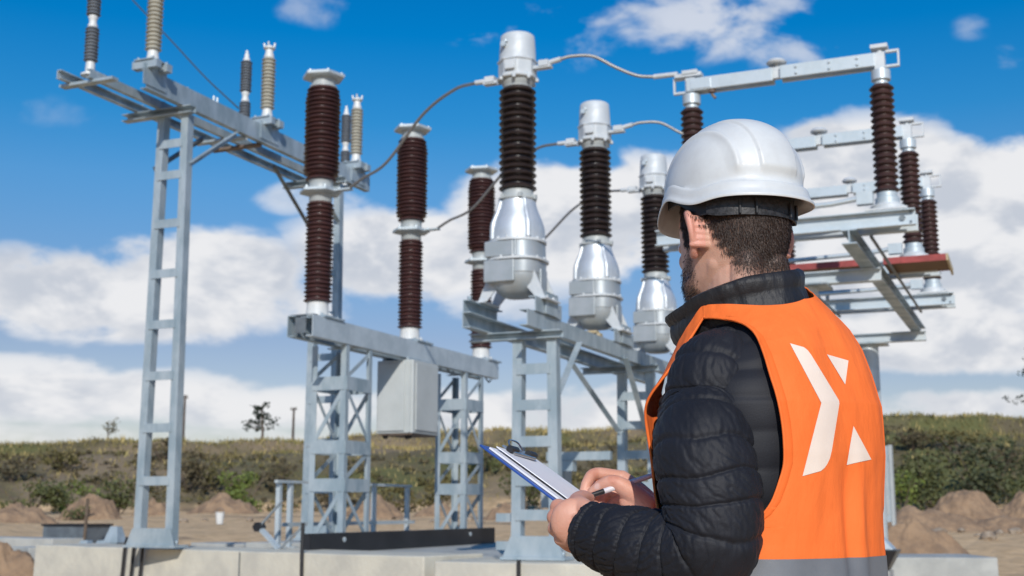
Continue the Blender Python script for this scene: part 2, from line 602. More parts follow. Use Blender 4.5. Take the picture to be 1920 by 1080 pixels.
def bush(px, d, w, h, m, label, n=420, size=0.16, name='bush', group='bushes along the foot of the bank', lean=0):
    X, Y = at(px, d)
    z = ground_at(X, Y)
    t = thing(name, label, 'bush', (X, Y, z), group)
    r = random.Random(int(px * 13 + d))
    f = MB()
    leaf_cloud(f, (X, Y, z + h * .48), w / 2, w / 2, h * .5, n, size, r, lobes=9, low=-.75)
    f.build('foliage', m, t, recalc=False)
    s = MB()
    for _ in range(6):
        a = r.uniform(0, 6.28)
        s.tube([(X, Y, z - .05), (X + .2 * w * math.cos(a), Y + .2 * w * math.sin(a), z + h * .4), (X + .36 * w * math.cos(a), Y + .36 * w * math.sin(a), z + h * .75)], [.03, .02, .008], 5)
    s.build('stem', 'bark', t)
    return t


bush(455, 56, 2.4, 2.0, 'leaf_bright', 'bright yellow green bush behind the steel gantry post', 900, .17)
bush(60, 54, 3.6, 1.35, 'leaf_mid', 'wide low green bush at left edge below the bank', 900, .16)
bush(145, 56, 2.4, 1.55, 'leaf_bright', 'yellowish green bush rising behind the weedy earth mound', 600, .15)
bush(225, 53, 2.4, 1.5, 'leaf_mid', 'green bush just left of the tall ladder post', 700, .16)
bush(350, 62, 3.0, 1.7, 'leaf_brown', 'brownish bush on the slope right of the tall ladder post', 500, .18)
bush(830, 55, 2.6, 1.9, 'leaf_olive', 'olive bush seen between the legs of the transformer frame', 600, .17)
bush(1090, 56, 3.0, 2.0, 'leaf_olive', 'olive shrub behind the clipboard and writing hand', 600, .17)
bush(985, 58, 2.8, 2.2, 'leaf_mid', 'dull green shrub behind the nearer tank frame tower', 600, .17)
bush(1740, 58, 4.6, 3.2, 'leaf_mid', 'large green shrub on the bank right of the vest', 1500, .2)
bush(1690, 55, 2.4, 1.9, 'leaf_bright', 'small light green shrub beside the vest edge', 500, .16)
bush(1850, 60, 5.2, 3.6, 'leaf_dark', 'large dark shrub high on the bank at right', 1600, .2)
bush(1915, 56, 2.6, 1.7, 'leaf_mid', 'green shrub cut by the right edge of the view', 600, .17)
bush(1640, 60, 3.0, 3.8, 'leaf_olive', 'tall yellow green shrub standing next to the vest', 900, .18)
bush(620, 60, 3.2, 1.8, 'leaf_brown', 'dry brown shrub behind the guard rail', 500, .18)
for _px, _d, _w, _h, _m, _l in ((300, 66, 2.2, 1.3, 'leaf_brown', 'small brown thicket high on the slope just left of the ladder post top rungs'), (395, 63, 3.2, 1.5, 'leaf_olive', 'wide olive thicket on the slope left of the bright green bush'), (520, 64, 2.6, 1.5, 'leaf_brown', 'brown thicket on the slope right of the bright green bush'), (20, 65, 3.0, 1.4, 'leaf_brown', 'brown thicket high on the slope at the left edge'), (110, 67, 2.2, 1.2, 'leaf_olive', 'olive thicket high on the slope above the weedy mound'), (900, 64, 2.8, 1.6, 'leaf_mid', 'green thicket on the slope left of the clipboard'), (1130, 64, 2.6, 1.4, 'leaf_brown', 'brown thicket on the slope above the writing hand'), (1800, 66, 3.4, 1.6, 'leaf_olive', 'olive thicket near the crest at right'), (1900, 65, 2.6, 1.5, 'leaf_brown', 'brown thicket near the crest at the right edge'), (1720, 66, 2.4, 1.3, 'leaf_brown', 'brown thicket near the crest just right of the vest')):
    bush(_px, _d, _w, _h, _m, _l, 420, .17, 'thicket', 'thickets on the slope of the bank')
bush(740, 57, 2.6, 1.6, 'leaf_olive', 'dry olive shrub under the grey cabinet', 500, .17)


def tree(px, d, h, w, m, label, trunk=.45, n=500, size=.16, conif=False):
    X, Y = at(px, d)
    z = ground_at(X, Y) - .1
    t = thing('conifer_tree' if conif else 'small_tree', label, 'tree', (X, Y, z), 'lone trees on top of the bank')
    r = random.Random(int(px))
    tb, f = MB(), MB()
    tb.tube(smooth_path([(X, Y, z - .2), (X + .06, Y, z + h * .35), (X - .04, Y, z + h * .7), (X, Y, z + h * .98)], 4), [.11 * h / 3 * (1 - .85 * i / 12) for i in range(13)], 8)
    for k in range(16 if conif else 12):
        q = r.uniform(.22, .92) if conif else r.uniform(trunk, .92)
        a = r.uniform(0, 6.28)
        ln = w * .5 * (1.12 - q) * 1.5 * r.uniform(.6, 1.15) if conif else w * .5 * r.uniform(.6, 1.05)
        rise = r.uniform(.05, .35) if conif else r.uniform(.3, .7)
        e = Vector((X + ln * math.cos(a), Y + ln * math.sin(a), z + h * q + ln * rise))
        tb.tube([(X, Y, z + h * q), (Vector((X, Y, z + h * q)) + e) / 2 + Vector((0, 0, -.03)), e], [.022 * h / 3, .014 * h / 3, .005], 5)
        for j in range(3 if conif else 2):
            s = (j + 1) / (3 if conif else 2)
            c = Vector((X, Y, z + h * q)).lerp(e, s)
            leaf_cloud(f, c, ln * .34 + .1, ln * .34 + .1, .16 + ln * .12, n // 45, size, r, lobes=3)
    tb.build('trunk', 'bark', t)
    f.build('crown', m, t, recalc=False)


tree(486, 75, 2.5, 2.3, 'needle_dark', 'dark ragged conifer standing alone on the bank between the two gantries', conif=True, n=700, size=.15)
tree(194, 78, 1.55, 1.2, 'leaf_olive', 'small thin leafy tree on the bank left of the ladder post', n=360, size=.11)
tree(1972, 80, 7.0, 3.2, 'needle_dark', 'tall dark conifer cut by the right edge of the view', conif=True, n=1200, size=.17)
tree(170, 82, .8, .7, 'leaf_olive', 'tiny sapling beside the thin leafy tree', n=160, size=.09)
tree(415, 80, .7, .8, 'leaf_brown', 'tiny bare sapling left of the ragged conifer', n=110, size=.08)


def scatter_blades():
    """dry grass along the crest and tussocks on the slope"""
    r = random.Random(3)
    g, s = MB(), MB()
    for _ in range(19000):
        px = r.uniform(-120, 2050)
        d = r.uniform(70.0, 76) if r.random() < .75 else r.uniform(61, 70)
        X, Y = at(px, d)
        z = ground_at(X, Y)
        straw = (620 < px < 1300 and r.random() < .72) or r.random() < .22
        if d < 70 and r.random() < .35:
            continue
        h = r.uniform(.08, .27) * (1.3 if straw else 1.0) * (1 + .8 * max(0, mnoise.noise((px * .02, 1, 2))))
        a = r.uniform(0, 6.28)
        w = r.uniform(.025, .06)
        lx, ly = r.gauss(0, .12), r.gauss(0, .12)
        ca, sa = math.cos(a) * w, math.sin(a) * w
        (s if straw else g).add([(X - ca, Y - sa, z - .04), (X + ca, Y + sa, z - .04), (X + lx, Y + ly, z + h)], [(0, 1, 2)])
    tag(g.build('grass', 'grass_green', recalc=False), 'green and tawny grass growing along the top of the bank', 'grass', None, 'stuff')
    tag(s.build('dry_grass', 'straw', recalc=False), 'dry straw coloured grass along the crest of the bank', 'grass', None, 'stuff')
    # low scrub covering the slope
    b, o = MB(), MB()
    for _ in range(760):
        px = r.uniform(-150, 2080)
        d = r.uniform(59, 71)
        X, Y = at(px, d)
        z = ground_at(X, Y)
        if mnoise.noise((X * .13 + 5, Y * .13, 2)) < -.12:
            continue
        q = r.uniform(.4, 1.25)
        leaf_cloud(b if r.random() < .58 else o, (X, Y, z + .12 * q), .7 * q, .7 * q, .34 * q, 26, .17, r, lobes=3)
    tag(b.build('scrub', 'leaf_brown', recalc=False), 'low brown scrub covering the slope of the bank', 'scrub', None, 'stuff')
    tag(o.build('undergrowth', 'leaf_olive', recalc=False), 'low olive green undergrowth covering the slope of the bank', 'undergrowth', None, 'stuff')


scatter_blades()


def mound(px, d, w, h, label, m='earth', seed=1, depth=None, weeds=0):
    X, Y = at(px, d)
    z0 = ground_at(X, Y) - .12
    dp = depth or w * .7
    mb = MB()
    n, rings = 96, 36
    vs = [(X, Y, z0 + h * (1 + .38 * mnoise.noise((0, 0, seed * 2.2))))]
    fs = []
    for i in range(1, rings + 1):
        q = i / rings
        for k in range(n):
            a = 2 * math.pi * k / n
            wob = 1 + .22 * mnoise.noise((math.cos(a) * 1.3 + seed, math.sin(a) * 1.3, seed))
            x = math.cos(a) * q * w / 2 * wob
            y = math.sin(a) * q * dp / 2 * wob
            zz = h * (1 - q ** 1.9) ** 1.15
            zz += h * .38 * mnoise.noise((x * 1.7 / w * 3, y * 1.7 / w * 3, seed * 2.2)) * (1 - q * .8)
            zz += h * .15 * mnoise.noise((x * 8 / w, y * 8 / w, seed * 3.1)) + h * .08 * mnoise.noise((x * 19 / w, y * 19 / w, seed * 5.1)) + h * .045 * mnoise.noise((x * 42 / w, y * 42 / w, seed * 4.1))
            gx, gy = x * YC - y * YS, x * YS + y * YC
            vs.append((X + gx, Y + gy, z0 + zz))
    for k in range(n):
        fs.append((0, 1 + k, 1 + (k + 1) % n))
    for i in range(rings - 1):
        for k in range(n):
            k2 = (k + 1) % n
            fs.append((1 + i * n + k, 1 + (i + 1) * n + k, 1 + (i + 1) * n + k2, 1 + i * n + k2))
    mb.add(vs, fs, True)
    o = mb.build('earth_mound', m)
    tag(o, label, 'mound', 'heaps of dug earth on the site')
    return o


mound(168, 46, 2.5, .92, 'earth mound with green weeds left of the ladder post', seed=2)
bush(150, 45.2, 1.3, .55, 'leaf_mid', 'patch of weeds growing on the earth mound', 260, .09, 'weed_patch', 'weeds on the earth heaps')
mound(290, 50, 1.9, .72, 'small pale brown earth heap seen through the ladder post', seed=3)
mound(425, 52, 3.3, .78, 'long low earth heap below the bright green bush', seed=4, depth=1.8)
mound(30, 42, 2.6, .62, 'low sandy heap at left edge behind the concrete slab', seed=5)
mound(700, 48, 2.6, .85, 'brown earth heap behind the guard rail of the transformer frame', seed=6)
mound(820, 50, 2.2, .6, 'earth heap seen under the right tower of the transformer frame', seed=13)
mound(955, 44, 2.2, .6, 'stony earth heap behind the nearer tank frame tower', seed=7)
mound(1808, 44, 3.1, 1.05, 'pointed brown earth heap at right of the vest', seed=8)
mound(1930, 46, 2.6, .9, 'earth heap at the right edge of the view', seed=9)
mound(1720, 34, 3.6, .62, 'broken clods of dark earth beside the vest', seed=10, depth=2.0)
mound(1880, 35, 3.2, .55, 'rough low ridge of stony earth in front of the pointed heap', seed=11, depth=1.8)
mound(30, 19.5, 1.75, .62, 'nearest heap of freshly dug reddish earth beside the concrete block', seed=12, depth=1.5)


def rocks():
    r = random.Random(11)
    where = [(x, d - .0) for x, d in zip([640, 760, 815, 845, 880, 905, 930, 1100, 1160, 1690, 1715, 1760, 1800, 1830, 1870, 1900, 345, 500, 1740, 1850, 470, 385], [44, 43, 42, 44, 43, 41, 42, 40, 42, 33, 31, 32, 33, 31, 32, 33, 43, 42, 30, 30, 44, 45])]
    lab = {640: 'grey stone behind the guard rail posts', 760: 'pale stone under the grey cabinet', 815: 'stone left of the right transformer tower', 845: 'pale stone between the right tower legs', 880: 'flat stone right of the transformer tower', 905: 'small rock beside the black channel end', 930: 'pale rock left of the tank frame tower', 1100: 'stone below the clipboard', 1160: 'stone behind the writing hand',
           1690: 'stone nearest the vest edge', 1715: 'pale stone on dark clods beside the vest', 1760: 'grey stone in the broken earth at right', 1800: 'rock below the pointed earth heap', 1830: 'angular rock on the right ridge', 1870: 'rounded rock on the right ridge', 1900: 'rock close to the right edge', 345: 'stone right of the ladder post', 500: 'stone left of the folded steel bars', 1740: 'flat stone behind the right concrete slab', 1850: 'stone past the end of the right slab', 470: 'small stone at the end of the long heap', 385: 'stone left of the white bucket'}
    for px, d in where:
        X, Y = at(px, d)
        z = ground_at(X, Y)
        bm = bmesh.new()
        bmesh.ops.create_icosphere(bm, subdivisions=2, radius=1)
        s = r.uniform(.07, .19)
        for v in bm.verts:
            k = 1 + .35 * mnoise.noise(v.co * 1.3 + Vector((px, d, 0)))
            v.co = Vector((v.co.x * s * 1.3 * k, v.co.y * s * k, v.co.z * s * .75 * k))
        me = bpy.data.meshes.new('rock')
        bm.to_mesh(me)
        bm.free()
        me.materials.append(MATS['rock'])
        o = bpy.data.objects.new('rock', me)
        col.objects.link(o)
        o.location = (X, Y, z + s * .3)
        o.rotation_euler = (0, 0, r.uniform(0, 6))
        tag(o, lab[px], 'rock', 'loose stones on the dug ground')


mound(1698, 23.5, 2.9, .80, 'broad heap of dark clods in front of the narrow steel cabinet', seed=15, depth=1.1)
rocks()


# ------------------------------------------------------------------ concrete and small site objects
def block(name, label, x0, x1, y0, y1, z0, z1, rot=0.0, m='concrete', group='concrete foundation blocks', chamfer=.012):
    cx, cy = (x0 + x1) / 2, (y0 + y1) / 2
    mb = MB()
    hx, hy, n = (x1 - x0) / 2, (y1 - y0) / 2, 24
    vs, fs = [], []
    # slightly battered sides and an uneven top edge
    for zi, (zz, k) in enumerate(((z0, 1.03), (z1, 1.0))):
        for i in range(n + 1):
            x = -hx + 2 * hx * i / n
            for s in (-1, 1):
                w = .006 * mnoise.noise((x * 2.3, s * 3.0, zi))
                vs.append((x, s * hy * k + w, zz + (.008 * mnoise.noise((x * 1.7, s, 5)) if zi else 0)))
    o1 = 2 * (n + 1)
    for i in range(n):
        a = 2 * i
        fs += [(a, a + 2, o1 + a + 2, o1 + a), (a + 1, o1 + a + 1, o1 + a + 3, a + 3), (o1 + a, o1 + a + 2, o1 + a + 3, o1 + a + 1), (a, a + 1, a + 3, a + 2)]
    fs += [(0, o1, o1 + 1, 1), (2 * n, 2 * n + 1, o1 + 2 * n + 1, o1 + 2 * n)]
    mb.add(vs, fs)
    o = mb.build(name, m, bevel=chamfer)
    o.location = (cx, cy, 0)
    o.rotation_euler = (0, 0, rot)
    return tag(o, label, 'concrete block', group)


# long plinth that runs under the ladder gantry and the transformer frame
aim = math.atan2(10.79 - 12.30, -5.57 + 11.57)
block('concrete_plinth', 'long pale concrete plinth under the tall ladder post, front left', -3.2, 3.2, 0, .9, -.05, .70, aim)
P = bpy.data.objects['concrete_plinth']
mid = Vector(((-11.57 - 5.57) / 2, (12.30 + 10.79) / 2, 0))
nrm = Vector((-math.sin(aim), math.cos(aim), 0))
P.location = mid + nrm * .45
pj = MB()
for q in (.62,):
    pj.bar((q, -.463, -.04), (q, -.463, .69), .012, .006, (0, 1, 0))
jo = pj.build('joint', 'steel_dark')
jo.parent = P
block('concrete_footing', 'grey concrete footing under the black channel', -7.95, -5.1, 12.1, 17.2, -.05, .655, 0, 'concrete_grey')
block('concrete_footing', 'concrete footing under the nearer tank frame tower', -5.2, -3.4, 10.45, 12.0, -.05, .672, 0, 'concrete')
block('concrete_footing', 'concrete footing under the farther ladder post', -10.0, -8.6, 14.4, 15.6, -.05, .70, 0, 'concrete_grey')
block('concrete_footing', 'concrete footing under the farther tank frame tower', -5.4, -3.6, 13.6, 15.2, -.05, .672, 0, 'concrete_grey')
block('concrete_slab', 'flat grey concrete slab lying right of the vest', -3.1, -.89, 17.9, 19.3, -.05, .5, .35, 'concrete_grey')
block('concrete_slab', 'long concrete beam lying at the left edge behind the dug earth', -22.4, -16.9, 18.9, 19.6, -.05, .60, -.19, 'concrete_grey')
block('concrete_block', 'small concrete block left of the ladder post foot', -13.9, -13.2, 14.1, 14.8, -.05, .60, -.4, 'concrete_grey')
block('concrete_block', 'concrete block lying between the ladder post and the folded steel bars', -12.9, -11.1, 16.9, 17.6, -.05, .60, -.24, 'concrete_grey')


def conduits():
    for i, (px0, px1) in enumerate(((246, 240), (267, 262), (289, 284))):
        mb = MB()
        P0 = mid + Vector((math.cos(aim), math.sin(aim), 0)) * 0
        q = [(-9.86, 11.84), (-9.70, 11.80), (-9.54, 11.76)][i]
        X, Y = q
        n2 = -nrm * .035
        mb.tube(smooth_path([(X + n2.x + .05, Y + n2.y, .82), (X + n2.x + .02, Y + n2.y, .70), (X + n2.x, Y + n2.y, .4), (X + n2.x - .03, Y + n2.y - .02, -.02)], 5), .019, 8)
        o = mb.build('cable_conduit', 'rubber_black')
        tag(o, ['black conduit down the plinth, left one of three under the ladder post', 'black conduit down the plinth, middle one of three under the ladder post', 'black conduit down the plinth, right one of three under the ladder post'][i], 'conduit', 'black conduits on the long plinth')
    mb = MB()
    mb.tube(smooth_path([(-7.05, 11.15, 1.0), (-7.04, 11.13, .66), (-7.03, 11.12, .3), (-7.03, 11.1, -.02)], 5), .02, 8)
    tag(mb.build('cable_conduit', 'rubber_black'), 'single black conduit in front of the black channel', 'conduit')
    mb = MB()
    mb.tube([(-4.35, 10.40, .70), (-4.35, 10.40, .3), (-4.35, 10.38, -.02)], .02, 8)
    tag(mb.build('cable_conduit', 'rubber_black'), 'black conduit below the foot of the tank frame', 'conduit')


conduits()


def site_objects():
    # dark open bin
    X, Y = at(147, 27)
    z = ground_at(X, Y)
    t = thing('waste_bin', 'dark grey open bin behind the steel feet at left', 'bin', (X, Y, z))
    b = MB()
    for a0, a1, c0, c1 in ((-.55, .55, -.35, -.32), (-.55, .55, .32, .35), (-.55, -.52, -.32, .32), (.52, .55, -.32, .32)):
        b.bx(X + a0, X + a1, Y + c0, Y + c1, z, z + .42)
    b.bx(X - .52, X + .52, Y - .32, Y + .32, z + .02, z + .05)
    b.build('body', 'steel_dark', t)
    r = MB()
    for a0, a1, c0, c1 in ((-.58, .58, -.38, -.345), (-.58, .58, .345, .38), (-.58, -.545, -.345, .345), (.545, .58, -.345, .345)):
        r.bx(X + a0, X + a1, Y + c0, Y + c1, z + .41, z + .45)
    r.build('rim', 'black_paint', t)
    # rusty stake
    X, Y = at(160, 25.5)
    z = ground_at(X, Y)
    s = MB()
    s.tube([(X, Y, z - .1), (X + .03, Y, z + .5), (X + .05, Y, z + 1.02)], .03, 8)
    tag(s.build('wooden_stake', 'bark'), 'brown wooden stake standing beside the dark bin', 'stake')
    # trestle feet
    for i, (px, lab) in enumerate(((180, 'flared steel base piece left of the ladder post, largest one'), (219, 'flared steel base piece on the small concrete block'))):
        X, Y = at(px, 23 if i == 0 else 22)
        z = ground_at(X, Y) + (.0 if i == 0 else .28)
        t = thing('flared_pedestal', lab, 'pedestal', (X, Y, z), 'flared steel base pieces')
        w = .30 if i == 0 else .16
        k = MB()
        for s in ((-1, 1) if i == 0 else (0,)):
            k.add([(X + s * w * .6 - .15, Y - .12, z + .16), (X + s * w * .6 + .15, Y - .12, z + .16), (X + s * w * .6 + .08, Y - .06, z + .42), (X + s * w * .6 - .06, Y - .06, z + .42),
                   (X + s * w * .6 - .15, Y + .12, z + .16), (X + s * w * .6 + .15, Y + .12, z + .16), (X + s * w * .6 + .08, Y + .06, z + .42), (X + s * w * .6 - .06, Y + .06, z + .42)],
                  [(0, 1, 2, 3), (4, 7, 6, 5), (0, 3, 7, 4), (1, 5, 6, 2), (3, 2, 6, 7), (0, 4, 5, 1)])
        k.build('flared_top', 'galvanised', t)
        if i == 0:
            q = MB()
            q.bx(X - .27, X + .27, Y - .16, Y + .16, z - .04, z + .155)
            q.build('dark_box', 'black_paint', t)
        else:
            q = MB()
            q.bx(X - .12, X + .12, Y - .12, Y + .12, z - .3, z + .155)
            q.build('foot', 'galvanised', t)
    # white bucket
    X, Y = at(413, 40)
    z = ground_at(X, Y)
    t = thing('bucket', 'small white bucket on the sand left of the guard rail', 'bucket', (X, Y, z))
    b = MB()
    b.lathe([(.10, 0), (.14, .34), (.15, .34), (.15, .36), (.13, .36), (.09, .03), (0, .03)], (X, Y, z), 20)
    b.build('body', 'white_cap', t)
    b = MB()
    b.tube([(X + .14 * math.cos(a), Y, z + .33 + .16 * math.sin(a)) for a in np.linspace(0, math.pi, 10)], .008, 5)
    b.build('handle', 'steel_dark', t)
    # utility poles on the plateau
    for px, h, lab in ((337, 3.05, 'dark utility pole on the bank right of the ladder post'), (545, 2.3, 'shorter utility pole right of the ragged conifer')):
        X, Y = at(px, 78)
        z = ground_at(X, Y)
        t = thing('utility_pole', lab, 'utility pole', (X, Y, z), 'utility poles on the bank')
        b = MB()
        b.tube([(X, Y, z - .2), (X + .02, Y, z + h)], [.10, .065], 8)
        b.build('pole', 'pole_wood', t)
        b = MB()
        b.bx(X - .22, X + .22, Y - .03, Y + .03, z + h * .93, z + h * .96)
        b.build('crossarm', 'pole_wood', t)
        b = MB()
        for s in (-.18, .18):
            b.lathe([(.02, 0), (.045, .03), (.03, .07), (.045, .09), (.02, .13)], (X + s, Y, z + h * .961), 8)
        b.build('insulator', 'grey_porcelain', t)
    # thin utility post and machine parts right of the vest
    X, Y = at(1667, 27)
    z = ground_at(X, Y) + .22
    t = thing('control_cabinet', 'narrow grey steel cabinet just right of the vest', 'cabinet', (X, Y, z))
    b = MB()
    b.bx(X - .16, X + .05, Y - .1, Y + .1, z + .25, z + 1.78)
    b.build('body', 'galvanised', t, bevel=.006)
    b = MB()
    b.bx(X + .053, X + .12, Y - .12, Y + .12, z, z + 1.80)
    b.build('side_panel', 'grey_paint', t, bevel=.006)
    b = MB()
    b.bx(X - .12, X + .02, Y - .112, Y - .103, z + .4, z + 1.6)
    b.build('door', 'grey_paint', t)
    X, Y = at(1658, 16.0)
    z = .42
    t = thing('barrow_tray', 'black tray with pale metal cover behind the vest edge', 'tray', (X, Y, z))
    b = MB()
    b.add([(X - .3, Y - .2, z), (X + .02, Y - .2, z), (X + .02, Y + .2, z), (X - .3, Y + .2, z), (X - .36, Y - .26, z + .24), (X + .15, Y - .26, z + .24), (X + .15, Y + .26, z + .24), (X - .36, Y + .26, z + .24)],
          [(0, 3, 2, 1), (0, 1, 5, 4), (1, 2, 6, 5), (2, 3, 7, 6), (3, 0, 4, 7), (4, 5, 6, 7)])
    b.build('body', 'black_paint', t, bevel=.01)
    b = MB()
    b.add([(X - .3, Y - .2, z + .245), (X + .10, Y - .2, z + .245), (X + .10, Y + .2, z + .245), (X - .3, Y + .2, z + .245), (X - .3, Y - .08, z + .48), (X - .09, Y - .08, z + .46), (X - .09, Y + .08, z + .46), (X - .3, Y + .08, z + .48)],
          [(0, 3, 2, 1), (0, 1, 5, 4), (1, 2, 6, 5), (2, 3, 7, 6), (3, 0, 4, 7), (4, 5, 6, 7)])
    b.build('cover', 'galvanised_bright', t, bevel=.01)
    b = MB()
    b.bx(X - .3, X + .05, Y - .2, Y + .2, -.05, z - .003)
    b.build('support', 'concrete_grey', t)
    # grey box behind the tank frame tower
    X, Y = at(1052, 15.5)
    t = thing('control_box', 'plain grey control box behind the nearer tank frame tower', 'control box', (X, Y, 0))
    b = MB()
    b.bx(X - .22, X + .10, Y - .12, Y + .12, 1.15, 1.69)
    b.build('body', 'grey_paint', t, bevel=.008)
    b = MB()
    b.bx(X - .10, X - .02, Y - .05, Y + .05, -.05, 1.148)
    b.build('post', 'galvanised', t)
    b = MB()
    b.bx(X - .2, X + .08, Y - .132, Y - .122, 1.18, 1.66)
    b.build('door', 'grey_paint', t)


site_objects()
# ------------------------------------------------------------------ steel gantries
G = 'galvanised'


def ladder_tower(t, xl, xr, y, z0, z1, rungs, w=.10, foot=True, spread=.05, depth=.24):
    """two channel posts joined by battens, in the X direction"""
    for x0, x1, fl in ((xl - spread, xl, 1), (xr + spread, xr, -1)):
        b = MB()
        # channel with its web facing the tripod side and flanges going back
        for dy in (0,):
            b.chan((x0, y, z0), (x1, y, z1), w, depth * .45, .012, flip=1, up=(1, 0, 0))
        b.build('post', G, t)
    for k, z in enumerate(rungs):
        q = (z - z0) / (z1 - z0)
        b = MB()
        xa, xb = xl - spread * (1 - q), xr + spread * (1 - q)
        b.bx(xa + w * .5, xb + w * .35, y - .013, y - .002, z - .05, z + .05)
        b.bx(xa + w * .5, xb + w * .35, y - .002, y + .05, z + .038, z + .048)
        b.build('rung', G, t)
    if foot:
        b = MB()
        b.bx(xl - spread - .09, xr + spread + w + .07, y - .05, y + .20, z0 - .012, z0 + .016)
        b.add([(xl - spread - .07, y - .03, z0 + .017), (xr + spread + w + .05, y - .03, z0 + .017), (xr + spread + w - .01, y - .03, z0 + .2), (xl - spread + .01, y - .03, z0 + .2),
               (xl - spread - .07, y - .016, z0 + .017), (xr + spread + w + .05, y - .016, z0 + .017), (xr + spread + w - .01, y - .016, z0 + .2), (xl - spread + .01, y - .016, z0 + .2)],
              [(0, 1, 2, 3), (4, 7, 6, 5), (0, 4, 5, 1), (1, 5, 6, 2), (2, 6, 7, 3), (3, 7, 4, 0)])
        for x in (xl - spread - .04, xr + spread + w + .02):
            b.bolt((x, y + .05, z0 + .016), .016, .05)
        b.build('base_plate', G, t)


def gantry_left():
    t = thing('ladder_gantry', 'tall two-post ladder gantry carrying the pale grey insulators, far left', 'steel gantry', (-9.3, 11.5, .72))
    for y in (11.5, 14.95):
        ladder_tower(t, -9.44, -9.10, y, .73, 5.70, [1.45, 2.04, 2.63, 3.22, 3.81, 4.40, 4.98, 5.36] if y < 12 else [1.4, 2.04, 2.63, 3.22, 3.81, 4.40, 5.0])
        b = MB()
        b.chan((-9.92, y + .04, 5.70), (-8.92, y + .04, 5.70), .085, .11, .01, flip=1)
        b.build('crosshead', G, t)
    for (x, y0, y1, z, h, fl, nm) in ((-9.03, 10.78, 15.85, 5.79, .235, -1, 'front_beam'), (-9.36, 10.25, 15.6, 5.79, .10, -1, 'rail'), (-9.74, 10.15, 15.6, 5.79, .10, 1, 'rail')):
        b = MB()
        b.chan((x, y0, z), (x, y1, z), h, .085 if h > .2 else .06, .01, flip=fl)
        for y in (11.54, 14.99):
            b.bolt((x - .03 * (1 if fl < 0 else -1), y, z + h), .014, .02)
        b.build(nm, G, t)
    for y in (10.35, 12.75, 13.1, 15.4):
        b = MB()
        b.bx(-9.84, -9.10, y - .05, y + .05, 5.755, 5.786)
        b.build('tie_plate', 'rust_bracket' if y in (13.1,) else G, t)
    for ya, yb in ((11.55, 12.45), (14.92, 14.02)):
        for x in (-9.02, -9.52):
            b = MB()
            b.angle((x, ya, 5.12), (x, yb, 5.75), .06, .008, 1, 1, up=(1, 0, 0))
            b.build('brace', G if x > -9.3 else 'steel_dark', t)
    # saddles that carry the pale insulators
    for y in (10.91, 13.2, 15.5):
        b = MB()
        b.bx(-9.24, -8.90, y - .14, y - .05, 6.03, 6.12)
        b.bx(-9.24, -8.90, y + .05, y + .14, 6.03, 6.12)
        b.bx(-9.20, -8.94, y - .16, y + .16, 6.122, 6.135)
        b.bx(-9.028, -9.018, y - .2, y + .2, 5.83, 6.07)
        for dx in (-.1, .1):
            for dy in (-.12, .12):
                b.bolt((-9.07 + dx, y + dy, 6.135), .016, .03)
        b.build('saddle', G, t)
    b = MB()
    for dy in (0, .07):
        b.bolt((-9.06, 12.05 + dy, 6.025), .014, .07)
    b.build('stud', 'galvanised_bright', t)
    return t


gantry_left()


def pale_insulator(y, label):
    c = (-9.07, y, 6.137)
    t = thing('post_insulator', label, 'insulator', c, 'pale grey post insulators on the left gantry')
    b = MB()
    b.lathe([(.105, 0), (.105, .02), (.075, .03), (.062, .10), (.062, .135)], c, 28)
    b.build('base_fitting', 'white_cap', t)
    b = MB()
    b.lathe(sheds(.066, .094, .135, .835, 14, .9), c, 32)
    b.build('sheds', 'grey_porcelain', t)
    b = MB()
    b.lathe([(.062, .835), (.066, .86), (.052, .90), (.048, .95), (.075, .962), (.075, .985)], c, 24)
    for k in range(4):
        a = k * math.pi / 2 + .4
        x, yy = c[0] + .06 * math.cos(a), c[1] + .06 * math.sin(a)
        b.tube([(x, yy, c[2] + .98), (x + .012 * math.cos(a), yy + .012 * math.sin(a), c[2] + 1.04)], .014, 6)
    b.build('cap', 'white_cap', t)
    return t


pale_insulator(10.91, 'nearest pale grey ribbed insulator, its top cut by the upper edge')
pale_insulator(13.2, 'middle pale grey ribbed insulator standing clear against the sky')
pale_insulator(15.5, 'farthest pale grey ribbed insulator beside the tall brown column')


def dark_arrester(y, z, label):
    c = (-9.55, y, z - .06)
    t = thing('surge_arrester', label, 'arrester', c, 'slender dark arresters on the left gantry')
    b = MB()
    b.lathe([(.10, -.12), (.10, -.10), (.055, -.09), (.05, .02), (.045, .05)], c, 20)
    b.build('base_fitting', 'white_cap', t)
    b = MB()
    b.lathe(sheds(.058, .080, .05, .45, 10, .85), c, 28)
    b.build('sheds', 'dark_polymer', t)
    b = MB()
    b.lathe([(.05, .45), (.055, .47), (.042, .50), (.042, .54), (.055, .57), (.05, .59)], c, 20)
    b.build('middle_fitting', 'white_cap', t)
    b = MB()
    b.lathe(sheds(.058, .080, .59, 1.02, 11, .85), c, 28)
    b.build('sheds', 'dark_polymer', t)
    b = MB()
    b.lathe([(.05, 1.02), (.045, 1.05), (.03, 1.08), (.03, 1.12), (.018, 1.13), (.018, 1.17), (0, 1.175)], c, 16)
    b.build('cap', 'white_cap', t)


dark_arrester(10.45, 6.07, 'slender dark two-section arrester at the left end of the gantry')
dark_arrester(13.38, 6.10, 'slender dark two-section arrester left of the middle pale insulator')
dark_arrester(16.0, 6.12, 'slender dark arrester almost hidden behind the farthest pale insulator')


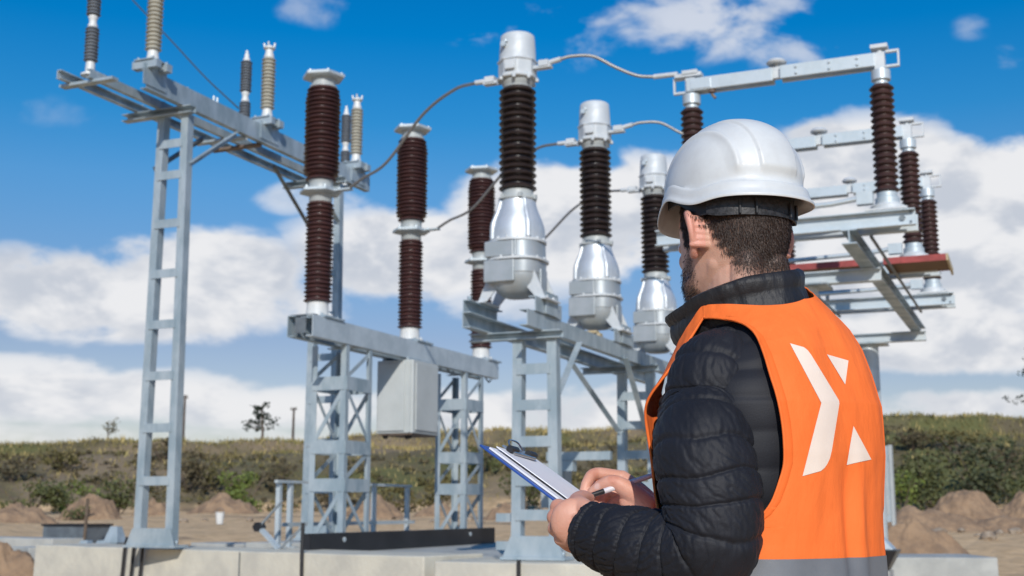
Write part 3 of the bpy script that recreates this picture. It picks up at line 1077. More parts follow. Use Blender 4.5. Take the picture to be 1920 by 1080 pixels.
# --- frame carrying the brown columns
def lattice_tower(t, x0, x1, y0, y1, z0, z1):
    w = .075
    for (x, sx) in ((x0, 1), (x1, -1)):
        for (y, sy) in ((y0, 1), (y1, -1)):
            b = MB()
            # angle legs, open to the inside of the tower
            pr = [(0, 0), (w, 0), (w, .009), (.009, .009), (.009, w), (0, w)]
            vs = []
            for z in (z0, z1):
                vs += [(x + sx * a, y + sy * c, z) for a, c in pr]
            n = 6
            b.add(vs, [(i, (i + 1) % n, n + (i + 1) % n, n + i) for i in range(n)] + [tuple(range(n - 1, -1, -1)), tuple(range(n, 2 * n))])
            b.bx(x - .06 if sx > 0 else x - .07, x + .07 if sx > 0 else x + .06, y - .06 if sy > 0 else y - .07, y + .07 if sy > 0 else y + .06, z0 - .014, z0 - .001)
            b.build('leg', G, t)
    for z, h in ((2.60, .16), (1.855, .155), (1.415, .15)):
        for y, s in ((y0, -1), (y1, 1)):
            b = MB()
            b.bx(x0 + .012, x1 - .012, min(y, y + s * .009), max(y, y + s * .009), z - h / 2, z + h / 2)
            b.build('batten', G, t)
        for x, s in ((x1, 1), (x0, -1)):
            b = MB()
            b.bx(min(x, x + s * .009), max(x, x + s * .009), y0 + .012, y1 - .012, z - h / 2, z + h / 2)
            b.build('batten', G, t)
    for za, zb, f in ((1.93, 2.53, 0), (1.49, 1.80, 1), (z0 + .1, 1.35, 0), (2.68, z1 - .05, 1)):
        for x, s in ((x1, -1), (x0, 1)):
            b = MB()
            ya, yb = (y0 + .05, y1 - .05) if f else (y1 - .05, y0 + .05)
            zm = (za + zb) / 2 if zb - za > .5 else None
            if zm:
                b.bar((x + s * .012, y0 + .05, zb), (x + s * .012, y1 - .04, za), .05, .008, (1, 0, 0))
            else:
                b.bar((x + s * .012, ya, za), (x + s * .012, yb, zb), .05, .008, (1, 0, 0))
            b.build('diagonal', G, t)
        for y, s in ((y0, 1), (y1, -1)):
            if zb - za > .5:
                b = MB()
                b.bar((x0 + .05, y + s * .014, za), (x1 - .04, y + s * .014, zb), .05, .008, (0, 1, 0))
                b.build('diagonal', G, t)


def frame_middle():
    t = thing('lattice_gantry', 'two-tower lattice frame carrying three dark red-brown columns', 'steel frame', (-7.7, 14.6, .68))
    lattice_tower(t, -8.0, -7.53, 12.75, 13.37, .69, 3.05)
    lattice_tower(t, -8.0, -7.53, 16.06, 16.67, .69, 3.05)
    for x, f in ((-7.52, -1), (-7.86, 1)):
        b = MB()
        b.chan((x, 11.98, 3.06), (x, 17.2, 3.06), .245, .09, .011, flip=f)
        b.build('beam', 'galvanised_bright' if f < 0 else G, t)
    b = MB()
    b.bx(-7.76, -7.62, 11.99, 12.0, 3.10, 3.28)
    b.bx(-7.85, -7.53, 12.02, 12.10, 3.305, 3.32)
    b.build('end_plate', 'steel_dark', t)
    for y in (12.43, 14.75, 17.05):
        b = MB()
        b.bx(-7.98, -7.50, y - .22, y + .22, 3.308, 3.33)
        for dx in (-.17, .17):
            for dy in (-.17, .17):
                b.bolt((-7.745 + dx, y + dy, 3.33), .018, .03)
        b.build('mounting_plate', G, t)
    b = MB()
    for y in (13.05, 16.35):
        b.bx(-7.95, -7.56, y - .05, y + .05, 3.045, 3.057)
    b.build('cleat', G, t)
    b = MB()
    for y in (15.2, 15.6, 16.9):
        b.tube([(-7.6, y, 3.05), (-7.6, y + .12, 3.0), (-7.6, y + .2, 3.04)], .012, 6)
    b.build('conduit_hook', 'steel_dark', t)
    return t


frame_middle()

CH = MB()
CH.chan((-7.42, 11.90, .66), (-7.42, 16.85, .66), .215, .09, .012, flip=-1)
CH.bx(-7.50, -7.425, 11.893, 11.9, .67, .865)
tag(CH.build('steel_channel', 'black_paint'), 'long black steel channel lying along the foot of the transformer frame', 'steel channel')
CHP = bpy.data.objects['steel_channel']
b = MB()
for y in (12.6, 16.0):
    b.bolt((-7.418, y, .80), .03, .012, (1, 0, 0))
b.build('bolt', 'galvanised_bright', CHP)


def brown_column(y, label):
    c = (-7.745, y, 3.33)
    t = thing('voltage_transformer', label, 'voltage transformer', c, 'dark red-brown columns on the middle frame')
    b = MB()
    b.lathe([(.19, 0), (.19, .025), (.135, .035), (.125, .16), (.128, .185)], c, 36)
    for k in range(8):
        a = k * math.pi / 4
        b.bolt((c[0] + .165 * math.cos(a), c[1] + .165 * math.sin(a), c[2] + .025), .014, .03)
    b.build('base_fitting', 'white_cap', t)
    b = MB()
    b.lathe(sheds(.130, .168, .185, 1.385, 24, .80), c, 44)
    b.build('lower_sheds', 'brown_porcelain', t)
    b = MB()
    b.lathe([(.128, 1.385), (.135, 1.40), (.135, 1.47), (.145, 1.48)], c, 36)
    b.build('collar', 'grey_paint', t)
    b = MB()
    # hexagonal plate between the sections
    b.lathe([(.15, 1.48), (.262, 1.50), (.262, 1.53), (.15, 1.545)], c, 6, rot=.25, smooth=False)
    for k in range(6):
        a = k * math.pi / 3 + .25
        b.bolt((c[0] + .225 * math.cos(a), c[1] + .225 * math.sin(a), c[2] + 1.53), .016, .03)
    b.bx(c[0] + .2, c[0] + .42, c[1] - .045, c[1] + .045, c[2] + 1.505, c[2] + 1.525)
    b.build('middle_plate', 'galvanised_bright', t)
    b = MB()
    b.lathe([(.145, 1.545), (.14, 1.56), (.14, 1.63), (.15, 1.645)], c, 36)
    b.build('collar', 'grey_paint', t)
    b = MB()
    pr = sheds(.172, .215, 1.645, 2.80, 22, .86)
    pr = [(r * (.86 if z < 1.72 else 1.0) * (.93 if z > 2.70 else 1), z) for r, z in pr]
    b.lathe(pr, c, 48)
    b.build('upper_sheds', 'brown_porcelain', t)
    b = MB()
    b.lathe([(.165, 2.80), (.165, 2.82), (.142, 2.835), (.142, 2.90), (.155, 2.91)], c, 36)
    b.build('neck', 'grey_paint', t)
    b = MB()
    b.lathe([(.15, 2.91), (.255, 2.925), (.262, 2.935), (.262, 2.965), (.1, 2.972), (0, 2.972)], c, 6, rot=.25, smooth=False)
    for k in range(6):
        a = k * math.pi / 3 + .25
        b.bolt((c[0] + .22 * math.cos(a), c[1] + .22 * math.sin(a), c[2] + 2.966), .014, .02)
    b.build('top_plate', 'galvanised_bright', t)


brown_column(12.43, 'nearest and tallest-looking red-brown ribbed column, left one of three')
brown_column(14.75, 'middle red-brown ribbed column standing above the grey cabinet')
brown_column(17.05, 'farthest red-brown ribbed column at the right end of the frame')


def cabinet():
    x0, x1, y0, y1, z0, z1 = -7.93, -7.40, 14.21, 14.93, 2.09, 3.03
    t = thing('terminal_cabinet', 'pale grey cabinet hung under the beam of the transformer frame', 'cabinet', (-7.66, 14.57, z0))
    b = MB()
    b.bx(x0, x1, y0, y1, z0, z1)
    b.build('body', 'cabinet_paint', t, bevel=.012)
    b = MB()
    b.bx(x0 + .03, x1 - .12, y0 - .022, y0 - .003, z0 + .03, z1 - .04)
    b.build('door', 'cabinet_paint', t, bevel=.006)
    b = MB()
    b.bx(x1 - .06, x1 - .035, y0 - .016, y0 - .003, z0 + .01, z1 - .02)
    b.build('edge_strip', 'cabinet_paint', t)
    b = MB()
    b.bx(x1 + .003, x1 + .02, y0 + .05, y1 - .05, z0 + .04, z1 - .04)
    b.build('side_panel', 'cabinet_paint', t, bevel=.006)
    b = MB()
    for x in (x0 + .05, x0 + .38):
        b.bx(x, x + .05, y0 + .05, y1 - .05, z1 + .002, z1 + .035)
    b.build('hanger', G, t)
    for dx, dy in ((.08, .1), (.3, .3), (.42, .12)):
        b = MB()
        b.lathe([(.03, -.06), (.035, -.03), (.045, -.03), (.045, -.002)], (x0 + dx, y0 + dy, z0), 10)
        b.build('cable_gland', 'rubber_black', t)
    b = MB()
    b.bx(x0 + .02, x1 - .02, y0 + .02, y1 - .02, z0 - .018, z0 - .002)
    b.build('bottom_plate', 'rust_bracket', t)


cabinet()


def guard_rail():
    t = thing('guard_rail', 'low galvanised guard rail standing behind the left lattice tower', 'guard rail', (-8.7, 14.4, .70))
    zt, X0 = 1.44, -8.35
    for y in (12.68, 12.92, 14.96, 15.92):
        b = MB()
        b.angle((X0, y, .70), (X0, y, zt), .055, .007, 1, 1, up=(0, 1, 0))
        b.bx(X0 - .02, X0 + .08, y - .03, y + .08, .690, .699)
        b.build('post', 'galvanised_bright', t)
    b = MB()
    b.bar((X0, 12.60, zt + .02), (X0, 16.0, zt + .02), .045, .034)
    b.build('top_rail', 'galvanised_bright', t)
    b = MB()
    b.bar((X0 + .065, 12.66, .96), (X0 + .065, 16.0, .96), .016, .045)
    b.build('lower_rail', 'galvanised_bright', t)
    t = thing('folded_ladder', 'bent galvanised bars leaning against the guard rail at left', 'steel bars', (-8.3, 12.1, .70))
    a, bb, c = onp(530, 938, 12.3), onp(486, 988, 12.2), onp(524, 1030, 12.1)
    b = MB()
    b.bar(a, bb, .06, .02)
    b.build('upper_bar', 'steel_dark', t)
    b = MB()
    b.bar(bb, c, .07, .03)
    b.build('lower_bar', 'galvanised_bright', t)
    b = MB()
    b.bolt((bb[0], bb[1] - .05, bb[2]), .06, .1, (0, 1, 0))
    b.build('hinge', 'black_paint', t)
    b = MB()
    b.bar(c, (c[0] + .22, c[1] + .1, c[2] + .24), .05, .02)
    b.build('stay', 'steel_dark', t)


def onp(px, py, Y):
    d = px_dir(px, py)
    t = Y / d.y
    return (d.x * t, Y, EYE + d.z * t)


guard_rail()


# --- frame carrying the tank transformers
def frame_right():
    t = thing('ladder_gantry', 'two-tower ladder frame carrying three silver tank transformers', 'steel frame', (-4.6, 12.8, .68))
    for y, rg in ((10.9, [.845, 1.085, 1.40, 1.76, 2.10, 2.44]), (14.05, [1.40, 1.76, 2.10, 2.44])):
        ladder_tower(t, -4.62, -4.275, y, .69, 2.72, rg, w=.095, spread=.02)
        b = MB()
        b.chan((-5.06, y + .05, 2.722), (-4.12, y + .05, 2.722), .075, .10, .01, flip=1)
        b.build('crosshead', G, t)
    for x, f, y0 in ((-4.30, -1, 10.5), (-4.94, 1, 10.45)):
        b = MB()
        b.chan((x, y0, 2.80), (x, 16.3, 2.80), .15, .085, .010, flip=f)
        b.build('beam', G, t)
    for y in (10.98, 13.3, 15.68):
        b = MB()
        b.chan((-4.985, y - .42, 2.955), (-4.985, y + .36, 2.955), .13, .07, .01, flip=1)
        for q in (-.35, .3):
            b.bolt((-4.95, y + q, 3.085), .02, .04)
        b.build('bearer', G, t)
        b = MB()
        b.chan((-4.285, y - .32, 2.955), (-4.285, y + .36, 2.955), .14, .07, .01, flip=-1)
        b.bx(-4.278, -4.268, y - .10, y + .22, 2.96, 3.17)
        b.build('bearer', G, t)
    for ya, yb, za, zb, x in ((11.0, 11.75, 2.10, 2.79, -4.285), (11.0, 11.75, 2.05, 2.79, -4.62), (14.0, 13.2, 2.02, 2.79, -4.62), (14.15, 14.85, 2.05, 2.79, -4.285), (14.0, 13.25, 2.02, 2.79, -4.285)):
        b = MB()
        b.angle((x, ya, za), (x if x > -4.5 else -4.93, yb, zb), .065, .008, 1, 1, up=(1, 0, 0))
        b.build('brace', G, t)
    b = MB()
    b.bar((-5.5, 14.04, 1.755), (-4.7, 14.04, 1.755), .08, .10)
    b.bx(-5.38, -5.16, 13.98, 14.12, 1.58, 1.70)
    b.build('side_bracket', G, t)
    for z in (.80, 1.06):
        b = MB()
        b.bx(-4.86, -4.66, 11.06, 11.14, z - .04, z + .04)
        b.build('cleat', G, t)


frame_right()


def tank_transformer(y, label):
    c = (-4.6, y, 3.10)
    x, yy, z = c
    t = thing('tank_transformer', label, 'current transformer', c, 'silver tank transformers on the right frame')
    # feet: pairs of thin gussets on a sole plate
    for s in (-1, 1):
        b = MB()
        for dy in (-.15, .15):
            q = [(x + s * .345, z + .004), (x + s * .255, z + .004), (x + s * .13, z + .15), (x + s * .20, z + .27), (x + s * .235, z + .27)]
            vs = [(a, yy + dy - .008, h) for a, h in q] + [(a, yy + dy + .008, h) for a, h in q]
            b.add(vs, [(0, 1, 2, 3, 4), (9, 8, 7, 6, 5)] + [(i, i + 5, (i + 1) % 5 + 5, (i + 1) % 5) for i in range(5)])
        b.bx(x + s * .32 - .05, x + s * .32 + .05, yy - .19, yy + .19, z - .012, z + .003)
        for dy in (-.08, .08):
            b.bolt((x + s * .33, yy + dy, z + .003), .018, .03)
        b.build('foot', 'cast_alloy', t)
    b = MB()
    b.lathe([(.06, .035), (.13, .045), (.185, .085), (.232, .15), (.252, .205), (.255, .25)], c, 48, power=2.7)
    b.build('bowl', 'tank_paint', t)
    b = MB()
    b.lathe([(.255, .25), (.258, .37), (.258, .381)], c, 48, power=3.0)
    # flat boxed terminal chamber on the tripod side
    b.bx(x - .242, x + .07, yy - .272, yy - .10, z + .165, z + .376)
    b.build('lower_tank', 'tank_paint', t, bevel=.008)
    b = MB()
    b.lathe([(.284, .381), (.284, .402)], c, 44, power=2.8)
    for k in range(14):
        a = 2 * math.pi * k / 14
        b.bolt((x + .276 * math.cos(a), yy + .276 * math.sin(a), z + .402), .013, .016)
    b.build('lower_flange', 'cast_alloy', t)
    b = MB()
    b.lathe([(.262, .402), (.258, .565)], c, 44, power=2.6)
    b.bx(x - .236, x + .062, yy - .270, yy - .12, z + .408, z + .560)
    b.bx(x + .074, x + .092, yy - .272, yy - .18, z + .405, z + .562)
    b.bx(x + .20, x + .268, yy - .06, yy + .10, z + .05, z + .30)
    b.build('upper_tank', 'tank_paint', t, bevel=.008)
    b = MB()
    b.lathe([(.282, .565), (.282, .588)], c, 44)
    for k in range(16):
        a = 2 * math.pi * k / 16
        b.bolt((x + .268 * math.cos(a), yy + .268 * math.sin(a), z + .588), .014, .018)
    b.build('upper_flange', 'cast_alloy', t)
    b = MB()
    b.lathe([(.266, .588), (.266, .66), (.263, .70), (.254, .745), (.240, .79), (.222, .835), (.205, .875), (.190, .92), (.177, .97), (.170, 1.01)], c, 48)
    b.build('cone', 'silver_cone', t)
    for k in range(4):
        b = MB()
        a = math.pi / 4 + k * math.pi / 2
        ca, sa = math.cos(a), math.sin(a)
        b.tube(smooth_path([(x + .262 * ca, yy + .262 * sa, z + .60), (x + .254 * ca, yy + .254 * sa, z + .745), (x + .208 * ca, yy + .208 * sa, z + .865), (x + .174 * ca, yy + .174 * sa, z + .99)], 4), [.03] * 5 + [.026] * 4 + [.018] * 4, 8)
        b.build('rib', 'silver_cone', t)
    b = MB()
    b.lathe([(.185, 1.0), (.185, 1.022), (.160, 1.03), (.150, 1.085), (.150, 1.095)], c, 40)
    for k in range(6):
        a = 2 * math.pi * k / 6
        b.bx(x + .178 * math.cos(a) - .02, x + .178 * math.cos(a) + .02, yy + .178 * math.sin(a) - .02, yy + .178 * math.sin(a) + .02, z + 1.0, z + 1.045)
    b.build('neck', 'grey_paint', t)
    b = MB()
    b.lathe(sheds(.138, .186, 1.095, 2.145, 16, .93), c, 48)
    b.build('sheds', 'black_porcelain', t)
    b = MB()
    b.lathe([(.142, 2.145), (.142, 2.165), (.155, 2.18), (.160, 2.225)], c, 40)
    b.build('upper_neck', 'grey_paint', t)
    b = MB()
    b.lathe([(.195, 2.225), (.205, 2.235), (.205, 2.255), (.192, 2.265), (.192, 2.40), (.205, 2.405), (.205, 2.42)], c, 8, rot=.39, smooth=False)
    for k in range(8):
        a = 2 * math.pi * k / 8 + .2
        b.bolt((x + .195 * math.cos(a), yy + .195 * math.sin(a), z + 2.20), .02, .035)
    b.bx(x - .05, x + .05, yy - .212, yy - .185, z + 2.29, z + 2.38)
    b.build('head', 'cast_alloy', t, bevel=.005)
    b = MB()
    b.lathe([(.188, 2.42), (.184, 2.44), (.176, 2.60), (.168, 2.68), (.150, 2.695), (0, 2.705)], c, 44)
    b.build('cap', 'cast_alloy', t)
    b = MB()
    b.lathe([(.02, 0), (.02, .02), (0, .022)], (x - .05, yy - .185, z + 2.58), 10)
    b.tube([(x - .07, yy - .165, z + 2.56), (x - .07, yy - .21, z + 2.56)], .028, 12)
    b.build('vent_plug', 'galvanised_bright', t)
    for s, zz in ((-1, 2.24), (1, 2.33)):
        b = MB()
        b.bx(min(x + s * .18, x + s * .36), max(x + s * .18, x + s * .36), yy - .04, yy + .04, z + zz - .014, z + zz + .014)
        b.tube([(x + s * .27, yy, z + zz + .03), (x + s * .46, yy, z + zz + .03 + .03 * (s > 0))], .026, 10)
        b.bx(min(x + s * .24, x + s * .34), max(x + s * .24, x + s * .34), yy - .05, yy + .05, z + zz + .003, z + zz + .062)
        b.build('terminal', 'cast_alloy', t)


tank_transformer(10.98, 'nearest silver tank transformer with black ribbed column, left one of three')
tank_transformer(13.3, 'middle silver tank transformer with a bit of timber under its tank')
tank_transformer(15.68, 'farthest silver tank transformer just left of the face')
b = MB()
b.bx(-4.78, -4.5, 12.98, 13.10, 3.055, 3.085)
b.bx(-4.5, -4.46, 12.99, 13.09, 2.957, 3.054)
b.bx(-4.80, -4.76, 12.99, 13.09, 2.957, 3.054)
tag(b.build('timber_offcut', 'pale_timber', bevel=.004), 'yellow timber offcut lying under the middle tank transformer', 'timber')


# --- disconnector on its pole structure
def disconnector_structure():
    t = thing('disconnector_structure', 'pole structure of stacked steel beams behind the hard hat at right', 'steel structure', (-2.1, 14.5, 0))
    for y in (12.3, 17.0):
        b = MB()
        b.tube([(-2.1, y, -.1), (-2.1, y, 3.28)], .135, 24)
        b.build('pole', 'galvanised_bright', t)
        b = MB()
        b.bx(-2.35, -1.85, y - .2, y + .2, 3.272, 3.296)
        b.build('pole_cap', G, t)
        b = MB()
        b.ibeam((-3.1, y, 3.30), (-1.36, y, 3.30), .125, .12, .012)
        b.build('lower_beam', 'galvanised_bright', t)
    for x in (-1.48, -2.75):
        b = MB()
        b.ibeam((x, 11.05, 3.43), (x, 17.7, 3.43), .13, .13, .011)
        b.build('long_beam', G, t)
    for y in (11.25, 13.6, 15.9):
        for dy, f in ((-.10, -1), (.10, 1)):
            b = MB()
            b.chan((-3.25, y + dy, 3.565), (-.92, y + dy, 3.565), .145, .07, .010, flip=-f if False else f * -1)
            b.build('cross_beam', 'galvanised_bright', t)
        for x in (-1.16, -2.91):
            b = MB()
            b.bx(x - .18, x + .18, y - .17, y + .17, 3.715, 3.735)
            b.lathe([(.15, 3.737), (.15, 3.775), (.11, 3.79), (.11, 3.80)], (x, y, 0), 24)
            b.build('turntable', 'cast_alloy', t)
        b = MB()
        b.bolt((-1.03, y - .112, 3.64), .028, .012, (0, -1, 0))
        b.bolt((-.96, y - .112, 3.60), .012, .012, (0, -1, 0))
        b.bolt((-.96, y - .112, 3.69), .012, .012, (0, -1, 0))
        b.build('bolt', 'steel_dark', t)
    b = MB()
    b.tube([(-1.32, 11.3, 3.53), (-1.32, 16.0, 3.53)], .016, 8)
    b.tube([(-2.3, 11.3, 3.53), (-2.3, 16.0, 3.53)], .016, 8)
    b.build('linkage_rod', 'steel_dark', t)
    b = MB()
    b.tube([(-3.0, 15.72, 3.80), (-1.3, 15.72, 3.80)], .022, 8)
    for x in (-2.4, -1.6):
        b.bx(x - .02, x + .02, 15.70, 15.74, 3.71, 3.785)
    b.build('conduit', 'cable_aluminium', t)


disconnector_structure()


def switch_column(t, x, y, s, z0=3.80):
    """porcelain column and head; s = -1 left, 1 right"""
    c = (x, y, z0)
    b = MB()
    b.lathe([(.105, 0), (.105, .05), (.088, .06), (.088, .10)], c, 30)
    b.build('base_fitting', 'galvanised_bright', t)
    b = MB()
    b.lathe(sheds(.078, .110, .10, 1.10, 17, .92), c, 40)
    b.build('sheds', 'switch_porcelain', t)
    b = MB()
    b.lathe([(.062, 1.10), (.062, 1.14), (.085, 1.145), (.085, 1.235), (.06, 1.24)], c, 30)
    b.build('cap', 'galvanised_bright', t)
    b = MB()
    z = z0
    b.bx(x - .045, x + .045, y - .045, y + .045, z + 1.24, z + 1.40)
    b.tube([(x, y, z + 1.40), (x, y, z + 1.47)], .03, 14)
    b.bx(x - .075, x + .075, y - .06, y + .06, z + 1.44, z + 1.475)
    # open side bracket
    for dz in (1.26, 1.40):
        b.bx(min(x + s * .05, x + s * .17), max(x + s * .05, x + s * .17), y - .02, y + .02, z + dz, z + dz + .02)
    b.bx(min(x + s * .155, x + s * .17), max(x + s * .155, x + s * .17), y - .02, y + .02, z + 1.28, z + 1.40)
    b.build('head', 'cast_alloy', t)


def disconnector(y, label):
    t = thing('disconnector', label, 'disconnector', (-2.03, y, 3.80), 'horizontal break disconnectors')
    switch_column(t, -2.91, y, -1)
    switch_column(t, -1.16, y, 1)
    z = 3.80
    b = MB()
    b.bar((-2.94, y - .055, z + 1.32), (-2.12, y - .055, z + 1.32), .035, .125)
    b.bar((-2.94, y + .055, z + 1.32), (-2.12, y + .055, z + 1.32), .035, .125)
    b.bx(-2.90, -2.70, y - .08, y + .08, z + 1.27, z + 1.36)
    b.build('arm', 'galvanised_bright', t, bevel=.004)
    b = MB()
    b.bar((-2.05, y - .055, z + 1.33), (-1.20, y - .055, z + 1.33), .035, .125)
    b.bar((-2.05, y + .055, z + 1.33), (-1.20, y + .055, z + 1.33), .035, .125)
    for q in (-1.9, -1.6, -1.35):
        b.bolt((q, y - .073, z + 1.36), .014, .012, (0, -1, 0))
        b.bolt((q, y - .073, z + 1.30), .014, .012, (0, -1, 0))
    b.build('arm', 'galvanised_bright', t, bevel=.004)
    b = MB()
    b.bx(-2.16, -2.0, y - .03, y + .03, z + 1.29, z + 1.40)
    b.tube([(-2.09, y, z + 1.40), (-2.09, y, z + 1.44)], .022, 10)
    b.lathe([(.085, 1.43), (.095, 1.445), (.07, 1.475), (.03, 1.488), (0, 1.49)], (-2.09, y, z), 24)
    b.build('contact', 'cast_alloy', t)
    b = MB()
    b.bx(-3.06, -2.80, y - .05, y + .05, z + 1.415, z + 1.45)
    b.tube([(-3.04, y, z + 1.47), (-3.28, y, z + 1.475)], .024, 10)
    b.build('terminal', 'cast_alloy', t)
    b = MB()
    b.tube([(-2.70, y - .03, z + 1.26), (-2.70, y - .03, z + 1.21), (-2.67, y - .03, z + 1.17)], .016, 6)
    b.lathe([(.035, 1.23), (.035, 1.26)], (-2.70, y - .03, z), 10)
    b.build('grounding_stud', 'rust_bracket', t)
    # earthing blade lying along the beam
    b = MB()
    b.tube([(-2.9, y - .19, z - .03), (-1.62, y - .19, z + .0), (-1.36, y - .19, z + .03)], .024, 12)
    b.bx(-1.40, -1.26, y - .22, y - .14, z - .03, z + .08)
    b.bx(-2.6, -2.5, y - .22, y - .16, z - .08, z - .04)
    b.build('earthing_blade', 'galvanised_bright', t)


disconnector(11.25, 'nearest disconnector with its closed arms high above the hard hat')
disconnector(13.6, 'middle disconnector, its arm passing behind the nearest right column')
disconnector(15.9, 'farthest disconnector, low behind the hard hat brim at right')


def planks():
    for x0, x1, y0, y1, dz, lab in ((-1.40, -.80, 12.88, 13.46, 0.0, 'red-edged plywood board overhanging the right end of the beams'), (-3.1, -1.56, 12.86, 13.40, 0.0, 'long red-edged board lying on the beams behind the collar')):
        z = 3.57 + dz
        t = thing('plywood_board', lab, 'board', ((x0 + x1) / 2, (y0 + y1) / 2, z), 'red-edged boards on the switch structure')
        b = MB()
        b.bx(x0, x1, y0, y1, z, z + .03)
        b.build('panel', 'board_face', t)
        b = MB()
        b.bx(x0, x1, y0 - .012, y0 - .0005, z - .004, z + .062)
        b.build('edge', 'board_red', t)
        b = MB()
        b.bx(x0, x1, y1 + .0005, y1 + .012, z - .004, z + .034)
        b.build('edge', 'board_red', t)
        if x1 > -1:
            b = MB()
            b.bar((x1 + .012, y0 - .01, z + .03), (x1 + .012, y1 + .12, z + .0), .02, .07)
            b.build('batten', 'pale_timber', t)
    b = MB()
    b.bx(-2.0, -1.66, 13.0, 13.10, 3.602, 3.64)
    tag(b.build('timber_block', 'pale_timber', bevel=.004), 'pale timber block lying on the long red-edged board', 'timber')


planks()


# --- conductors
def cable(pts, label, r=.017, group='stranded conductors between the switchgear', m='cable_aluminium', name='conductor'):
    b = MB()
    b.tube(smooth_path(pts, 10), r, 8)
    return tag(b.build(name, m), label, 'cable', group)


for i, (ya, yb) in enumerate(((12.43, 10.98), (14.75, 13.3), (17.05, 15.68))):
    n = ['nearest', 'middle', 'farthest'][i]
    A, B = Vector((-7.36, ya, 4.85)), Vector((-5.06, yb, 5.37))
    D = B - A
    cable([A, A + D * .12 + Vector((0, 0, -.01)), A + D * .33 + Vector((0, 0, -.06)), A + D * .62 + Vector((0, 0, .14)), A + D * .85 + Vector((0, 0, .12)), B],
          f'{n} grey conductor from the red-brown column up to the tank transformer')
    A, B = Vector((-4.14, yb, 5.49)), Vector((-3.28, [11.25, 13.6, 15.9][i], 5.275))
    D = B - A
    cable([A, A + D * .12 + Vector((0, 0, .05)), A + D * .35 + Vector((0, 0, .09)), A + D * .60 + Vector((0, 0, .02)), A + D * .82 + Vector((0, 0, -.02)), B],
          f'{n} grey conductor from the tank transformer to the disconnector')
cable([onp(225, -25, 14.2), onp(320, 75, 14.0), onp(385, 145, 13.75), onp(447, 203, 13.5)], 'thin dark wire falling from the top left corner to the gantry', .011, None, 'thin_wire', 'wire')
# ------------------------------------------------------------------ the man
def cf(x, y, z):
    """tripod frame (right, forward, up from the lens) to world"""
    return Vector((x * YC - y * YS, x * YS + y * YC, EYE + z))


def pp(px, py, d):
    """tripod-frame point at forward distance d seen at a photograph pixel"""
    x = (px - 960) / FPX
    u = (540 - py) / FPX
    fy = math.cos(PIT) - u * math.sin(PIT)
    z = math.sin(PIT) + u * math.cos(PIT)
    return Vector((x * d / fy, d, z * d / fy))


def W(p):
    return cf(p[0], p[1], p[2])


PHI = math.radians(42)
BF = Vector((-math.sin(PHI), math.cos(PHI), 0))
BL = Vector((-math.cos(PHI), -math.sin(PHI), 0))
TC = Vector((.395, 1.955, 0))
TZ = [-.66, -.40, -.20, -.05, .08, .155, .20, .24, .27, .295, .318, .335, .36]
TA = [.178, .176, .166, .168, .179, .182, .173, .160, .142, .121, .098, .086, .076]
TB = [.128, .132, .130, .133, .142, .143, .136, .127, .117, .106, .096, .088, .080]
TS = [-.005, -.005, 0, 0, 0, .004, .008, .012, .016, .022, .029, .035, .042]


def torso_pt(th, z, off=0.0):
    """th: 0 at his left side, 90 deg at the back, -90 at the front"""
    a = float(np.interp(z, TZ, TA)) + off
    b = float(np.interp(z, TZ, TB)) + off
    s = float(np.interp(z, TZ, TS))
    c, q = math.cos(th), math.sin(th)
    m = (abs(c) ** 2.35 + abs(q) ** 2.35) ** (-1 / 2.35)
    p = TC + BF * s + BL * (a * m * c) - BF * (b * m * q)
    # shallow groove along the spine, shoulder blades either side
    if q > 0:
        w = math.exp(-((math.degrees(th) - 90) / 14) ** 2)
        p = p + BF * (.006 * w * sstep(-.2, .1, z) * (1 - sstep(.25, .32, z)))
    # the left shoulder hangs lower and the chest slopes away in front
    k = sstep(.12, .30, z)
    return Vector((p.x, p.y, z - k * ((.046 if c > 0 else .014) * c + .064 * max(0.0, -q))))


def grid_mesh(rows, closed=True, smooth=True, caps=False):
    mb = MB()
    n = len(rows[0])
    vs = [W(p) for r in rows for p in r]
    fs = []
    for i in range(len(rows) - 1):
        for k in range(n if closed else n - 1):
            k2 = (k + 1) % n
            fs.append((i * n + k, i * n + k2, (i + 1) * n + k2, (i + 1) * n + k))
    if caps:
        fs.append(tuple(range(n - 1, -1, -1)))
        fs.append(tuple((len(rows) - 1) * n + k for k in range(n)))
    mb.add(vs, fs, smooth)
    return mb


# --- materials worn
def cloth_mat(name, c1, c2, rough, sheen=0.0, weave=0.0, spec=.5, wscale=900):
    m = mat(name, c1, c2, rough=rough, scale=9, detail=6, spec=spec)
    t = m.node_tree
    p = t.nodes['Principled BSDF']
    p.inputs['Sheen Weight'].default_value = sheen
    if weave:
        tc = NN(t, 'ShaderNodeTexCoord')
        n = NN(t, 'ShaderNodeTexNoise')
        n.inputs['Scale'].default_value = wscale
        n.inputs['Detail'].default_value = 3
        t.links.new(tc.outputs['Object'], n.inputs['Vector'])
        b = NN(t, 'ShaderNodeBump')
        b.inputs['Distance'].default_value = weave
        b.inputs['Strength'].default_value = .8
        t.links.new(n.outputs[0], b.inputs['Height'])
        t.links.new(b.outputs[0], p.inputs['Normal'])
    return m


